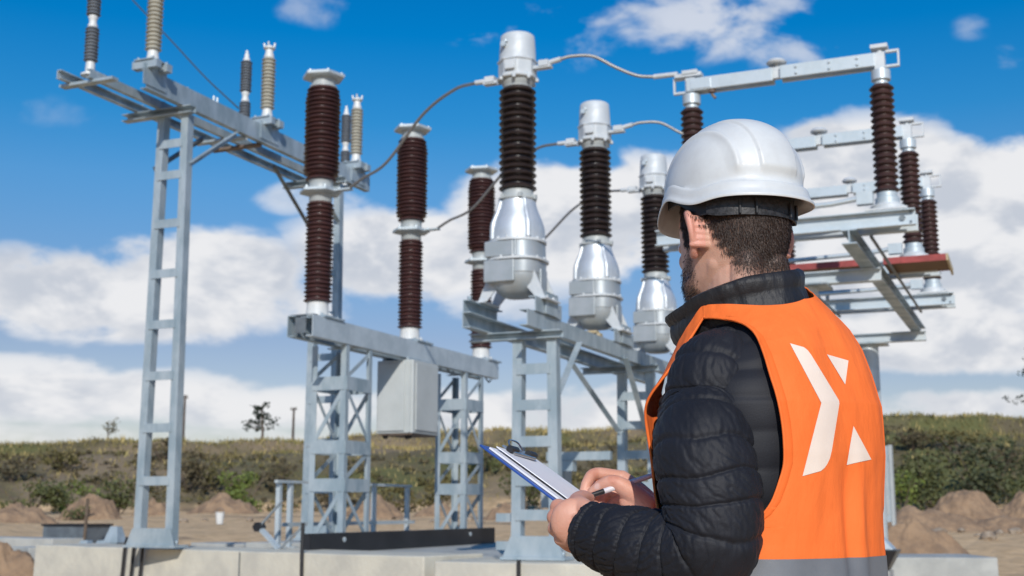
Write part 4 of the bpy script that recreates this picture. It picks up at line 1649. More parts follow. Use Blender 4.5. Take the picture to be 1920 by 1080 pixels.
cloth_mat('quilted_nylon', (.010, .011, .016), (.014, .015, .021), .62, .02, .0003, .28, 420)
cloth_mat('collar_cloth', (.011, .011, .014), (.017, .017, .020), .55, .04, .0005, .4, 500)
cloth_mat('vest_orange', (.95, .192, .040), (.90, .175, .034), .75, .0, .0004, .25, 700)
cloth_mat('vest_hem', (.90, .165, .030), (.84, .15, .025), .75, .0, .0004, .25, 700)
cloth_mat('reflective_band', (.135, .145, .165), (.17, .18, .20), .5, .0, .0003, .5, 900)
cloth_mat('logo_print', (.86, .72, .62), (.82, .68, .58), .6, 0, .0003, .3, 900)
cloth_mat('trouser_cloth', (.03, .035, .05), (.045, .05, .065), .8, .1, .0006, .3, 500)
mat('boot_leather', (.03, .022, .016), (.05, .036, .026), rough=.55, scale=20)
mat('hat_plastic', (.66, .68, .685), (.60, .615, .62), rough=.36, scale=22, detail=9, rough2=.50, coat=.06, spec=.5)
mat('strap_plastic', (.014, .014, .016), (.03, .03, .034), rough=.5, scale=160, detail=1, lo=.45, hi=.55, bump=.0006, bscale=240)
mat('hair_dark', (.042, .026, .020), (.062, .040, .031), rough=.62, scale=60, detail=3)
mat('beard_hair', (.045, .026, .018), (.085, .05, .034), rough=.5, scale=60, detail=3)
mat('board_blue', (.012, .075, .36), (.01, .06, .30), rough=.35, scale=8)
mat('paper', (.80, .80, .83), (.76, .76, .80), rough=.8, scale=12)
mat('clip_metal', (.5, .51, .53), (.4, .41, .43), rough=.25, metal=.9, scale=20)
mat('pen_silver', (.78, .77, .80), (.68, .67, .71), rough=.35, metal=.1, scale=30)


def add_creases(name, scale, dist):
    t = MATS[name].node_tree
    p = t.nodes['Principled BSDF']
    tc = NN(t, 'ShaderNodeTexCoord')
    mp = NN(t, 'ShaderNodeMapping')
    mp.inputs['Scale'].default_value = (1.0, 1.0, .45)
    mp.inputs['Rotation'].default_value = (.3, .2, .4)
    t.links.new(tc.outputs['Object'], mp.inputs[0])
    n = NN(t, 'ShaderNodeTexNoise')
    n.inputs['Scale'].default_value = scale
    n.inputs['Detail'].default_value = 4
    n.inputs['Roughness'].default_value = .45
    t.links.new(mp.outputs[0], n.inputs['Vector'])
    b = NN(t, 'ShaderNodeBump')
    b.inputs['Distance'].default_value = dist
    t.links.new(n.outputs[0], b.inputs['Height'])
    old = p.inputs['Normal'].links[0].from_node
    t.links.new(b.outputs[0], old.inputs['Normal'])


add_creases('vest_orange', 26, .0055)
add_creases('collar_cloth', 60, .004)


def skin_mat():
    m = bpy.data.materials.new('skin')
    m.use_nodes = True
    t = m.node_tree
    p = t.nodes['Principled BSDF']
    at_ = NN(t, 'ShaderNodeVertexColor', layer_name='skin_tone')
    tc = NN(t, 'ShaderNodeTexCoord')
    n = NN(t, 'ShaderNodeTexNoise')
    n.inputs['Scale'].default_value = 55
    n.inputs['Detail'].default_value = 6
    t.links.new(tc.outputs['Object'], n.inputs['Vector'])
    f = map_range(t, n.outputs[0], .3, .7, 0.0, 0.35)
    t.links.new(mix_rgb(t, f, at_.outputs[0], (.82, .66, .60), 'MULTIPLY'), p.inputs['Base Color'])
    p.inputs['Roughness'].default_value = .5
    p.inputs['Subsurface Weight'].default_value = .12
    p.inputs['Subsurface Radius'].default_value = (.012, .005, .003)
    p.inputs['Subsurface Scale'].default_value = .6
    nb = NN(t, 'ShaderNodeTexNoise')
    nb.inputs['Scale'].default_value = 480
    nb.inputs['Detail'].default_value = 3
    t.links.new(tc.outputs['Object'], nb.inputs['Vector'])
    b = NN(t, 'ShaderNodeBump')
    b.inputs['Distance'].default_value = .0005
    t.links.new(nb.outputs[0], b.inputs['Height'])
    t.links.new(b.outputs[0], p.inputs['Normal'])
    MATS['skin'] = m


skin_mat()

# --- head frame
HO = pp(1370, 455, 2.0)
HT = math.radians(28)
HS = .975
HF = Vector((-math.sin(HT), math.cos(HT), 0))
HL = Vector((-math.cos(HT), -math.sin(HT), 0))


def hp(x, y, z):
    """head frame: x to his left, y forward, z up from the ear line"""
    return HO + (HL * x + HF * y + Vector((0, 0, z))) * HS


def head_local(p):
    q = p - HO
    return Vector((q.dot(HL), q.dot(HF), q.z))


def tube_rows(mb, pts, rs, seg=20, flat=None):
    mb.tube([W(p) for p in pts], rs, seg)


def ellipsoid(mb, c, rx, ry, rz, ax=None, seg=24, rings=14):
    """c in the tripod frame, axes ax = (a, b, c) unit vectors"""
    ax = ax or (Vector((1, 0, 0)), Vector((0, 1, 0)), Vector((0, 0, 1)))
    vs, fs = [], []
    for i in range(rings + 1):
        ph = math.pi * i / rings
        for k in range(seg):
            a = 2 * math.pi * k / seg
            vs.append(W(c + ax[0] * (rx * math.sin(ph) * math.cos(a)) + ax[1] * (ry * math.sin(ph) * math.sin(a)) + ax[2] * (rz * math.cos(ph))))
    for i in range(rings):
        for k in range(seg):
            k2 = (k + 1) % seg
            fs.append((i * seg + k, (i + 1) * seg + k, (i + 1) * seg + k2, i * seg + k2))
    mb.add(vs, fs, True)


def capsule(mb, pts, rs, seg=16):
    """rounded chain of joints"""
    P, R = [], []
    n = len(pts)
    sp = smooth_path(pts, 5)
    rr = list(np.interp(np.linspace(0, n - 1, len(sp)), range(n), rs))
    d0 = (sp[0] - sp[1]).normalized()
    d1 = (sp[-1] - sp[-2]).normalized()
    for q in (.98, .85, .6, .3):
        P.append(sp[0] + d0 * rr[0] * q)
        R.append(rr[0] * math.sqrt(1 - q * q))
    P += sp
    R += rr
    for q in (.3, .6, .85, .98):
        P.append(sp[-1] + d1 * rr[-1] * q)
        R.append(rr[-1] * math.sqrt(1 - q * q))
    mb.tube([W(p) for p in P], R, seg)


HEAD = [  # z, half width, front y, back y
    (.132, .012, .020, -.030), (.128, .036, .045, -.062), (.115, .054, .066, -.082), (.095, .067, .082, -.096), (.065, .0765, .093, -.106), (.035, .0800, .097, -.110),
    (.005, .0790, .094, -.107), (-.020, .0760, .093, -.100), (-.045, .0720, .094, -.088), (-.068, .0680, .094, -.072), (-.088, .0610, .092, -.050), (-.104, .0500, .088, -.020), (-.116, .036, .080, .012), (-.121, .018, .070, .035)]


_l, _r = TC + BL * .108 + BF * .008, TC - BL * .108 + BF * .008
_l0, _r0 = TC + BL * .045 + BF * .012, TC - BL * .045 + BF * .012
LPATH = [Vector((_l0.x, _l0.y, .233)), Vector((_l.x, _l.y, .200)) - BF * .002, Vector((_l.x, _l.y, .135)) + BL * .020 - BF * .002, pp(1322, 850, 1.820), pp(1338, 970, 1.805), pp(1322, 1030, 1.812), pp(1255, 1042, 1.840), pp(1165, 1017, 1.878), pp(1090, 993, 1.918)]
RPATH = [Vector((_r0.x, _r0.y, .250)), Vector((_r.x, _r.y, .218)), Vector((_r.x, _r.y, .150)) - BL * .02, Vector((.505, 2.15, .05)), Vector((.495, 2.19, -.03)), Vector((.455, 2.2, -.055)), Vector((.40, 2.19, -.065)), pp(1300, 990, 2.150)]


def build_body():
    mb = MB()
    seg = 56
    hz = np.array([h[0] for h in HEAD])[::-1]
    rows = []
    for z in np.linspace(.132, -.121, 60):
        hw, fy, by = (float(np.interp(z, hz, np.array([h[i] for h in HEAD])[::-1])) for i in (1, 2, 3))
        row = []
        for k in range(seg):
            a = 2 * math.pi * k / seg
            c, s = math.cos(a), math.sin(a)
            m = (abs(c) ** 2.3 + abs(s) ** 2.3) ** (-1 / 2.3)
            cy = (fy + by) / 2
            ry = (fy - by) / 2
            row.append(hp(hw * m * c * (1 - .10 * max(0, s)), cy + ry * m * s, z))
        rows.append(row)
    g = grid_mesh(rows, caps=True)
    mb.add(g.v, g.f, True)
    X, Y, Z = HL, HF, Vector((0, 0, 1))
    ax = (X, Y, Z)
    # face: brow, cheek bones, nose, lips, chin, jaw angles
    ellipsoid(mb, hp(0, .082, .022), .040, .020, .014, ax)
    for s in (-1, 1):
        ellipsoid(mb, hp(s * .032, .064, -.024), .022, .024, .020, ax)
        ellipsoid(mb, hp(s * .051, .022, -.068), .017, .036, .024, ax)
        ellipsoid(mb, hp(s * .032, .083, .001), .0125, .011, .011, ax)
        ellipsoid(mb, hp(s * .013, .104, -.040), .009, .012, .008, ax)
    capsule(mb, [hp(0, .094, .012), hp(0, .104, -.010), hp(0, .117, -.034)], [.009, .010, .0125])
    ellipsoid(mb, hp(0, .098, -.064), .022, .009, .0055, ax)
    ellipsoid(mb, hp(0, .096, -.075), .019, .010, .006, ax)
    ellipsoid(mb, hp(0, .086, -.106), .024, .018, .016, ax)
    # ears
    for s in (-1, 1):
        e = [(.076, -.004, -.004), (.086, -.004, .018), (.096, -.011, .034), (.103, -.023, .032), (.1045, -.030, .014), (.101, -.030, -.006), (.093, -.022, -.022), (.085, -.012, -.031), (.077, -.010, -.023)]
        capsule(mb, [hp(s * a, b, c) for a, b, c in e], [.0040, .0045, .0055, .0058, .0054, .0050, .0058, .0072, .0050])
        capsule(mb, [hp(s * a, b, c) for a, b, c in ((.081, -.014, .022), (.089, -.020, .008), (.084, -.018, -.010))], [.0042, .0050, .0042])
        for z0, z1 in ((.022, .026), (.012, .014), (.002, .003), (-.008, -.008), (-.017, -.018)):
            capsule(mb, [hp(s * .070, -.034, z0), hp(s * .088, -.032, (z0 + z1) / 2), hp(s * .100, -.027, z1)], [.0075, .0058, .0046])
    # neck, spine and shoulders inside the jacket
    nb = TC + BF * .030
    capsule(mb, [Vector((nb.x, nb.y, .20)), Vector((nb.x, nb.y, .29)), hp(0, -.030, -.075), hp(0, -.026, -.02)], [.085, .068, .0595, .058], 28)
    for s in (-1, 1):
        capsule(mb, [hp(s * .050, -.030, -.045), hp(s * .036, .02, -.115)], [.020, .016])
        capsule(mb, [hp(s * .026, -.072, -.050), Vector((nb.x, nb.y, .24)) + BL * s * .04 - BF * .025], [.026, .030])
    capsule(mb, [Vector((TC.x, TC.y, -.50)), Vector((TC.x, TC.y, -.1)), Vector((TC.x, TC.y, .12)), Vector((nb.x, nb.y, .22))], [.10, .085, .095, .07], 24)
    shl, shr = TC + BL * .14, TC - BL * .14
    WL = pp(1114, 996, 1.905)
    WR = pp(1240, 964, 2.13)
    EL = Vector((.285, 1.805, -.05))
    ER = Vector((.50, 2.19, -.06))
    capsule(mb, LPATH + [WL], [.045, .042, .038, .036, .036, .035, .032, .029, .026, .026], 20)
    capsule(mb, RPATH + [WR], [.045, .042, .038, .036, .036, .035, .032, .029, .026], 20)
    for s in (-1, 1):
        h = TC + BL * s * .085
        capsule(mb, [Vector((h.x, h.y, -.45)), Vector((h.x, h.y, -.68)) + BF * .01, Vector((h.x, h.y, -1.06))], [.075, .055, .045], 20)
        capsule(mb, [Vector((h.x, h.y, -1.09)), Vector((h.x, h.y, -1.10)) + BF * .14], [.035, .03], 16)

    # hands: (metacarpal + finger) chains, one per finger, each bent at its own joints
    def finger(pts, rs):
        capsule(mb, pts, rs)

    # left hand closes round the near edge of the clipboard
    for mcp, pip, dip, tip, k in (
            ((1047, 951, 1.962), (1062, 968, 2.004), (1090, 980, 2.014), (1108, 986, 2.010), 1.0),
            ((1041, 970, 1.960), (1056, 988, 2.006), (1086, 1000, 2.014), (1106, 1003, 2.008), 1.0),
            ((1042, 991, 1.954), (1058, 1009, 2.000), (1086, 1018, 2.006), (1104, 1019, 2.000), .95),
            ((1052, 1010, 1.944), (1068, 1025, 1.982), (1090, 1032, 1.986), (1102, 1033, 1.980), .85)):
        base = WL + (pp(*mcp) - pp(1045, 980, 1.956)) * .45
        finger([base, base.lerp(pp(*mcp), .5), pp(*mcp)], [.0160, .0160, .0135 * k])
        finger([pp(*mcp), pp(*pip), pp(*dip), pp(*tip)], [.0125 * k, .0104 * k, .0092 * k, .0080 * k])
    finger([pp(1118, 975, 1.905), pp(1094, 953, 1.925), pp(1080, 941, 1.956), pp(1092, 932, 2.000), pp(1105, 934, 2.030)], [.018, .0155, .0125, .0112, .0088])
    ellipsoid(mb, pp(1076, 978, 1.930), .036, .020, .036)
    finger([WL, pp(1070, 954, 1.95)], [.020, .013])
    # right hand pinches the pen
    for mcp, pip, dip, tip, k in (
            ((1166, 895, 2.165), (1117, 888, 2.155), (1101, 905, 2.140), (1094, 927, 2.132), 1.0),
            ((1176, 908, 2.172), (1128, 908, 2.166), (1113, 925, 2.150), (1113, 943, 2.140), 1.0),
            ((1184, 924, 2.170), (1140, 927, 2.166), (1127, 943, 2.150), (1138, 957, 2.140), .95),
            ((1191, 940, 2.162), (1153, 944, 2.158), (1145, 957, 2.145), (1158, 966, 2.138), .85)):
        base = WR + (pp(*mcp) - pp(1180, 917, 2.168)) * .45
        finger([base, base.lerp(pp(*mcp), .5) + Vector((0, .002, .003)), pp(*mcp)], [.0150, .0145, .0125 * k])
        finger([pp(*mcp), pp(*pip), pp(*dip), pp(*tip)], [.0118 * k, .0104 * k, .0094 * k, .0078 * k])
    finger([pp(1212, 945, 2.115), pp(1176, 918, 2.108), pp(1150, 904, 2.108), pp(1128, 911, 2.116), pp(1112, 922, 2.124)], [.0185, .0155, .0122, .0112, .0090])
    ellipsoid(mb, pp(1192, 938, 2.118), .028, .018, .022)
    o = mb.build('person', None)
    r = o.modifiers.new('remesh', 'REMESH')
    r.mode = 'VOXEL'
    r.voxel_size = .0018
    s = o.modifiers.new('smooth', 'SMOOTH')
    s.factor = .5
    s.iterations = 5
    dg = bpy.context.evaluated_depsgraph_get()
    me = bpy.data.meshes.new_from_object(o.evaluated_get(dg))
    o.modifiers.clear()
    old = o.data
    o.data = me
    bpy.data.meshes.remove(old)
    me.name = 'person'
    me.materials.clear()
    me.materials.append(MATS['skin'])
    n = len(me.vertices)
    co = np.empty(n * 3, np.float32)
    me.vertices.foreach_get('co', co)
    co = co.reshape(-1, 3)
    me.polygons.foreach_set('use_smooth', [True] * len(me.polygons))
    # natural colouring: hair-covered scalp, stubble on the jaw, redder ears and knuckles
    w = co - np.array([0, 0, EYE])
    tx = w[:, 0] * YC + w[:, 1] * YS
    ty = -w[:, 0] * YS + w[:, 1] * YC
    q = np.stack([tx - HO.x, ty - HO.y, w[:, 2] - HO.z], 1)
    q = q / HS
    lx, ly, lz = q @ np.array(HL), q @ np.array(HF), q[:, 2]
    base = np.array([.66, .385, .285])
    colr = np.tile(base, (n, 1))
    head = (lz > -.16) & (np.abs(lx) < .11) & (np.abs(ly) < .14)
    hair = hair_mask(lx, ly, lz) * head
    beard = beard_mask(lx, ly, lz) * head
    ear = head * (np.abs(lx) > .081) * (ly < .012) * (lz > -.045) * (lz < .045)
    colr = colr * (1 - ear[:, None]) + ear[:, None] * np.array([.70, .34, .26])
    hands = (w[:, 2] < .09) & (tx < .30)
    colr = np.where(hands[:, None], np.array([.66, .345, .25]), colr)
    colr = colr * (1 - .86 * hair[:, None]) + .86 * hair[:, None] * np.array([.042, .027, .021])
    colr = colr * (1 - .62 * beard[:, None]) + .62 * beard[:, None] * np.array([.07, .042, .03])
    lips = head * np.exp(-((lx / .024) ** 2 + ((ly - .104) / .010) ** 2 + ((lz + .069) / .009) ** 2))
    colr = colr * (1 - lips[:, None] * .6) + lips[:, None] * .6 * np.array([.42, .14, .12])
    for px, py, d, rad, cc, f in ((1119, 912, 2.108, .0062, (.74, .50, .44), .8), (1097, 922, 2.122, .005, (.74, .50, .44), .6), (1150, 899, 2.10, .010, (.56, .22, .15), .5), (1114, 886, 2.145, .010, (.56, .22, .15), .5), (1043, 951, 1.95, .012, (.56, .23, .16), .45), (1038, 970, 1.95, .012, (.56, .23, .16), .45), (1078, 940, 1.945, .011, (.56, .23, .16), .4)):
        c0 = pp(px, py, d)
        rr_ = np.sqrt((tx - c0.x) ** 2 + (ty - c0.y) ** 2 + (w[:, 2] - c0.z) ** 2)
        kk = (f * (1 - npstep(rad * .7, rad * 1.15, rr_)))[:, None]
        colr = colr * (1 - kk) + kk * np.array(cc)
    ca = me.color_attributes.new('skin_tone', 'FLOAT_COLOR', 'POINT')
    ca.data.foreach_set('color', np.concatenate([colr, np.ones((n, 1))], 1).astype(np.float32).ravel())
    return o, lx, ly, lz, hair, beard, co


def npstep(a, b, x):
    t = np.clip((x - a) / (b - a), 0, 1)
    return t * t * (3 - 2 * t)


def hair_mask(lx, ly, lz):
    # lower edge: sideburn in front of the ear, round the ear, down to the nape
    ay = ly + .004 * np.sin(lz * 400)
    edge = np.interp(ay, [-.115, -.092, -.080, -.068, -.056, -.044, -.034, .000, .010, .026, .042, .060], [-.078, -.078, -.068, -.048, -.022, .006, .034, .042, -.010, -.016, .03, .075])
    fade = np.interp(ay, [-.12, -.06, -.03, .01, .05], [.030, .026, .016, .010, .010])
    return npstep(edge - fade * .5, edge + fade, lz)


def beard_mask(lx, ly, lz):
    top = np.interp(ly, [.0, .02, .05, .085, .12], [-.012, -.022, -.046, -.056, -.058])
    back = npstep(.000, .020, ly)
    low = npstep(-.150, -.118, lz)
    return npstep(top + .014, top - .012, lz) * back * low


def strands(name, parent, m, pts, nrm, dens, n, ln, r, lean, width=.0004):
    """short hairs rooted on the skin"""
    prob = dens / dens.sum()
    idx = np.random.default_rng(r).choice(len(pts), n, p=prob)
    rr = random.Random(r)
    vs, fs = [], []
    for i in idx:
        p = Vector(pts[i]) + Vector((rr.gauss(0, .0009), rr.gauss(0, .0009), rr.gauss(0, .0009)))
        nn = Vector(nrm[i])
        d = (nn * rr.uniform(.02, .34) + lean(p) + Vector((rr.gauss(0, .06), rr.gauss(0, .06), rr.gauss(0, .06)))).normalized()
        L = ln(i) * rr.uniform(.6, 1.25)
        sd = d.cross(nn)
        if sd.length < 1e-4:
            continue
        sd = (sd.normalized() + nn * rr.gauss(0, .5)).normalized() * width
        q = p + d * L * .55 + nn * L * .08
        e = p + d * L - nn * L * .04
        o = len(vs)
        vs += [p - sd, p + sd, q + sd * .8, q - sd * .8, e]
        fs += [(o, o + 1, o + 2, o + 3), (o + 3, o + 2, o + 4)]
    mb = MB()
    mb.add(vs, fs, True)
    return mb.build(name, m, parent, recalc=False)


person, lx, ly, lz, hair, beard, co = build_body()
tag(person, 'man in white hard hat and orange safety vest, seen from behind, writing on a clipboard', 'person')
nrm = np.empty(len(person.data.vertices) * 3, np.float32)
person.data.vertices.foreach_get('normal', nrm)
nrm = nrm.reshape(-1, 3)
vis = hair * (lz < .085)
Fw, Lw = W(HF) - W((0, 0, 0)), W(HL) - W((0, 0, 0))
strands('hair', person, 'hair_dark', co, nrm, vis * (1 + 0 * lz), 30000, lambda i: .0026 + .0046 * float(np.clip((lz[i] + .08) / .1, 0, 1)), 5, lambda p: Vector((0, 0, -1.0)) - Fw * .25)
strands('beard', person, 'beard_hair', co, nrm, beard + 1e-9, 5200, lambda i: .0032 + .004 * float(np.clip((ly[i] - .03) / .06, 0, 1)), 6, lambda p: Vector((0, 0, -.7)) + Fw * .5, .0005)
for s in (-1, 1):
    eyes = MB()
    ellipsoid(eyes, hp(s * .032, .086, .003), .0112, .0112, .0112, (HL, HF, Vector((0, 0, 1))))
    eyes.build('eye', 'paper', person)


# --- quilted jacket
def fbm(v, o=3):
    s, a = 0.0, 1.0
    for _ in range(o):
        s += a * mnoise.noise(v)
        v = v * 2.03
        a *= .5
    return s


def sleeve_rows(path, radii, n_len, n_seg, period, seed, cuff=True, flat=.92, sag=0.0):
    P = smooth_path(path, 24)
    L = [0.0]
    for a, b in zip(P, P[1:]):
        L.append(L[-1] + (b - a).length)
    T = L[-1]
    key = np.linspace(0, len(path) - 1, len(P))
    R = np.interp(key, range(len(path)), radii)
    Pa = np.array([tuple(p) for p in P])
    rows = []
    prev = None
    for i in range(n_len):
        s = T * i / (n_len - 1)
        c = Vector([float(np.interp(s, L, Pa[:, j])) for j in range(3)])
        c2 = Vector([float(np.interp(min(T, s + .02), L, Pa[:, j])) for j in range(3)])
        c1 = Vector([float(np.interp(max(0, s - .02), L, Pa[:, j])) for j in range(3)])
        d = (c2 - c1).normalized()
        a = d.cross(Vector((0, 1, 0))) if prev is None else (prev - d * prev.dot(d))
        a.normalize()
        prev = a
        b = d.cross(a)
        r0 = float(np.interp(s, L, R))
        row = []
        for k in range(n_seg):
            th = 2 * math.pi * k / n_seg
            u = a * math.cos(th) + b * math.sin(th)
            # wandering seam lines
            ss = s + .007 * mnoise.noise((math.cos(th) * 1.2 + seed, math.sin(th) * 1.2, s * 6)) + .006 * math.cos(th + 1.0)
            fr = (ss / period) % 1.0
            band = math.floor(ss / period)
            puff = math.sin(math.pi * fr) ** .45
            near = min(fr, 1 - fr) * period
            crease = math.exp(-(near / .0026) ** 2)
            w1 = fbm(Vector((th * 2.4 + band * 7.3, fr * .9 + band, seed)), 3)
            w2 = abs(fbm(Vector((th * 3.6 + band * 3.7 + fr * 1.4, fr * 1.1 + band * 2, seed + 5)), 3))
            w3 = mnoise.noise((c.x * 16 + u.x * 1.2, c.z * 13 + u.z * 1.2, u.y * 1.4 + seed))
            r = r0 + .0026 * puff - .0024 * crease + puff * (.0013 * w1 - .0017 * (1 - min(1, w2 * 3.0))) + .0034 * w3
            r += .0016 * mnoise.noise((th * 11 + band * 9.1, fr * .8 + band, seed + 2)) * math.exp(-(near / .011) ** 2) + .0006 * mnoise.noise((th * 22, s * 160, seed))
            if cuff:
                e = (T - s)
                r += -.006 * sstep(.012, .0, e)
            row.append(c + u * r)
        rows.append(row)
    return rows


def build_jacket():
    mb = MB()
    rows = []
    zs = np.linspace(-.30, .345, 150)
    for z in zs:
        row = []
        for k in range(160):
            th = 2 * math.pi * k / 160
            zz = z + .006 * mnoise.noise((math.cos(th) * 2, math.sin(th) * 2, z * 5))
            fr = (zz / .056) % 1.0
            puff = math.sin(math.pi * fr) ** .55
            row.append(torso_pt(th, float(z), -.008 + .0035 * puff + .002 * mnoise.noise((th * 4, z * 20, 2))))
        rows.append(row)
    g = grid_mesh(rows)
    mb.add(g.v, g.f, True)
    rad = [.048, .067, .0725, .0715, .070, .070, .064, .054, .040]
    g = grid_mesh(sleeve_rows(LPATH, rad, 520, 210, .0365, 1.0))
    mb.add(g.v, g.f, True)
    rad = [.050, .068, .0715, .070, .066, .064, .054, .040]
    g = grid_mesh(sleeve_rows(RPATH, rad, 300, 110, .0365, 4.0))
    mb.add(g.v, g.f, True)
    o = mb.build('jacket', 'quilted_nylon', person, recalc=False)
    # stand collar: two folded layers of padded cloth
    rows = []
    n = 150
    cc = TC + BF * .047
    for j, (q, off) in enumerate([(0, .012), (.15, .015), (.35, .015), (.55, .012), (.66, .009), (.70, .0105), (.85, .0125), (.95, .011), (1.0, .005), (.97, -.003), (.8, -.006), (.4, -.007), (.1, -.006), (0, .012)]):
        row = []
        for k in range(n + 1):
            th = math.radians(-60) + math.radians(298) * k / n      # open at the front
            c, s = math.cos(th), math.sin(th)
            fr = (1 - s) / 2                                         # 0 back .. 1 front
            zt = .366 - .020 * c - .052 * fr ** 1.7 + .003 * mnoise.noise((c * 2, s * 2, 1))
            zb = .282 - .018 * c - .016 * fr ** 1.3
            a = (.074 + .018 * q if c > 0 else .088 - .006 * q) + off
            b = (.080 + .006 * q + (.016 + .026 * q) * max(0, -s) ** 1.5 if s < 0 else .080 + .006 * q + (.030 - .018 * q) * s) + off
            wv = .0024 * mnoise.noise((c * 5, s * 5, q * 2.5)) + .0018 * mnoise.noise((c * 13, s * 13, q * 4 + 2))
            p = cc + BL * ((a + wv) * c) - BF * ((b + wv) * s)
            row.append(Vector((p.x, p.y, zb + (zt - zb) * q)))
        rows.append(row)
    g = grid_mesh(rows, closed=False)
    c = g.build('collar', 'collar_cloth', o)
    # cuff edge stitched in
    return o


jacket = build_jacket()


# --- safety vest
ARM_B = [(-.026, 2), (-.025, 14), (-.022, 27), (-.018, 35), (-.008, 39.5), (.01, 44), (.036, 47.5), (.062, 50), (.092, 50.5), (.122, 50.5), (.160, 49.5), (.204, 48), (.256, 46.5), (.300, 43.5), (.318, 38.5), (.327, 31), (.332, 20), (.335, 9), (.336, 2)]
ARM_F = [(-.026, 0), (-.024, -12), (-.016, -26), (0, -35), (.03, -43), (.08, -46), (.14, -43), (.19, -37), (.25, -27), (.29, -18), (.32, -9), (.336, 0)]


def vest_pt(th, z, off=0.0, side=1):
    k = sstep(.05, -.30, z)
    d = .0105 + .012 * k + off + .002 * sstep(.02, -.5, math.sin(th)) * sstep(.0, .15, z)
    s = math.sin(th)
    d += .009 * math.exp(-((math.degrees(th) + 6) / 34) ** 2) * sstep(.25, .335, z) if th < 2.0 else 0.0
    # hanging folds below the shoulder blades, creases at the waist
    dg = math.degrees(th)
    f = .0085 * sstep(.10, -.12, z) * mnoise.noise((dg * .045, z * 1.6, 3.3))
    f += .0075 * sstep(.16, -.05, z) * (math.exp(-((dg - 97) / 5.0) ** 2) - .9 * math.exp(-((dg - 89) / 4.5) ** 2))
    if s > 0:
        z = z - .040 * s * s * sstep(.20, .33, z)
    f += .0044 * mnoise.noise((dg * .03, z * 7, 9.1)) + .0018 * mnoise.noise((dg * .1, z * 14, 5.0))
    return torso_pt(th, z, d + f)


def build_vest():
    mb = MB()
    zs = sorted(set([round(float(z), 5) for z in np.concatenate([np.linspace(-.43, -.06, 70), np.linspace(-.06, .0, 90), np.linspace(.0, .25, 110), np.linspace(.25, .336, 80), np.linspace(.336, .357, 20)])]))

    def back(z):
        if z <= ARM_B[0][0] or z >= ARM_B[-1][0]:
            return 0.0
        return math.radians(float(np.interp(z, [a for a, _ in ARM_B], [b for _, b in ARM_B])))

    def front(z):
        if z <= ARM_F[0][0] or z >= ARM_F[-1][0]:
            return 0.0
        return math.radians(float(np.interp(z, [a for a, _ in ARM_F], [b for _, b in ARM_F])))

    def neck(z):
        return -math.radians(float(np.interp(z, [-.05, .05, .12, .20, .27, .322, .350, .357], [90, 89, 82, 70, 56, 38, 12, 2])))

    def panel(f0, f1, n):
        rows = []
        for z in zs:
            a, b = f0(z), f1(z)
            rows.append([vest_pt(a + (b - a) * k / n, z) for k in range(n + 1)])
        g = grid_mesh(rows, closed=False)
        mb.add(g.v, g.f, True)

    panel(back, lambda z: math.pi - back(z), 190)
    panel(neck, front, 70)
    panel(lambda z: math.pi - front(z), lambda z: math.pi - neck(z), 70)
    o = mb.build('safety_vest', 'vest_orange', person, recalc=False)
    s = o.modifiers.new('thickness', 'SOLIDIFY')
    s.thickness = .0022
    s.offset = 0
    # bound armhole edges
    for sd in (1, -1):
        pts = []
        for z, a in ARM_B:
            th = math.radians(a) if sd == 1 else math.pi - math.radians(a)
            pts.append(W(vest_pt(th, z, .0005)))
        for z, a in reversed(ARM_F):
            th = math.radians(a) if sd == 1 else math.pi - math.radians(a)
            pts.append(W(vest_pt(th, z, .0005)))
        b = MB()
        b.tube(smooth_path(pts + [pts[0]], 8), .0021, 8)
        b.build('armhole_binding', 'vest_orange', o)
    # turned hem along the rear edge of each armhole
    for sd in (1, -1):
        rows = []
        for z in np.concatenate([np.linspace(-.026, .0, 50), np.linspace(.0, .336, 110)]):
            b0 = back(float(z))
            row = []
            for dd, o_ in ((0, .0012), (.3, .0026), (3.4, .0026), (3.8, .0010)):
                th = b0 + math.radians(dd) + .001
                row.append(vest_pt(th if sd == 1 else math.pi - th, float(z), o_))
            rows.append(row)
        g = grid_mesh(rows, closed=False)
        g.build('armhole_hem', 'vest_hem', o, recalc=False)
    # reflective band round the hem
    rows = []
    for z in np.linspace(-.120, -.069, 8):
        rows.append([vest_pt(2 * math.pi * k / 240, float(z), .0022) for k in range(240)])
    g = grid_mesh(rows)
    g.build('reflective_band', 'reflective_band', o)
    # little turned-up flap at the shoulder seam
    return o, mb


vest, vest_mb = build_vest()


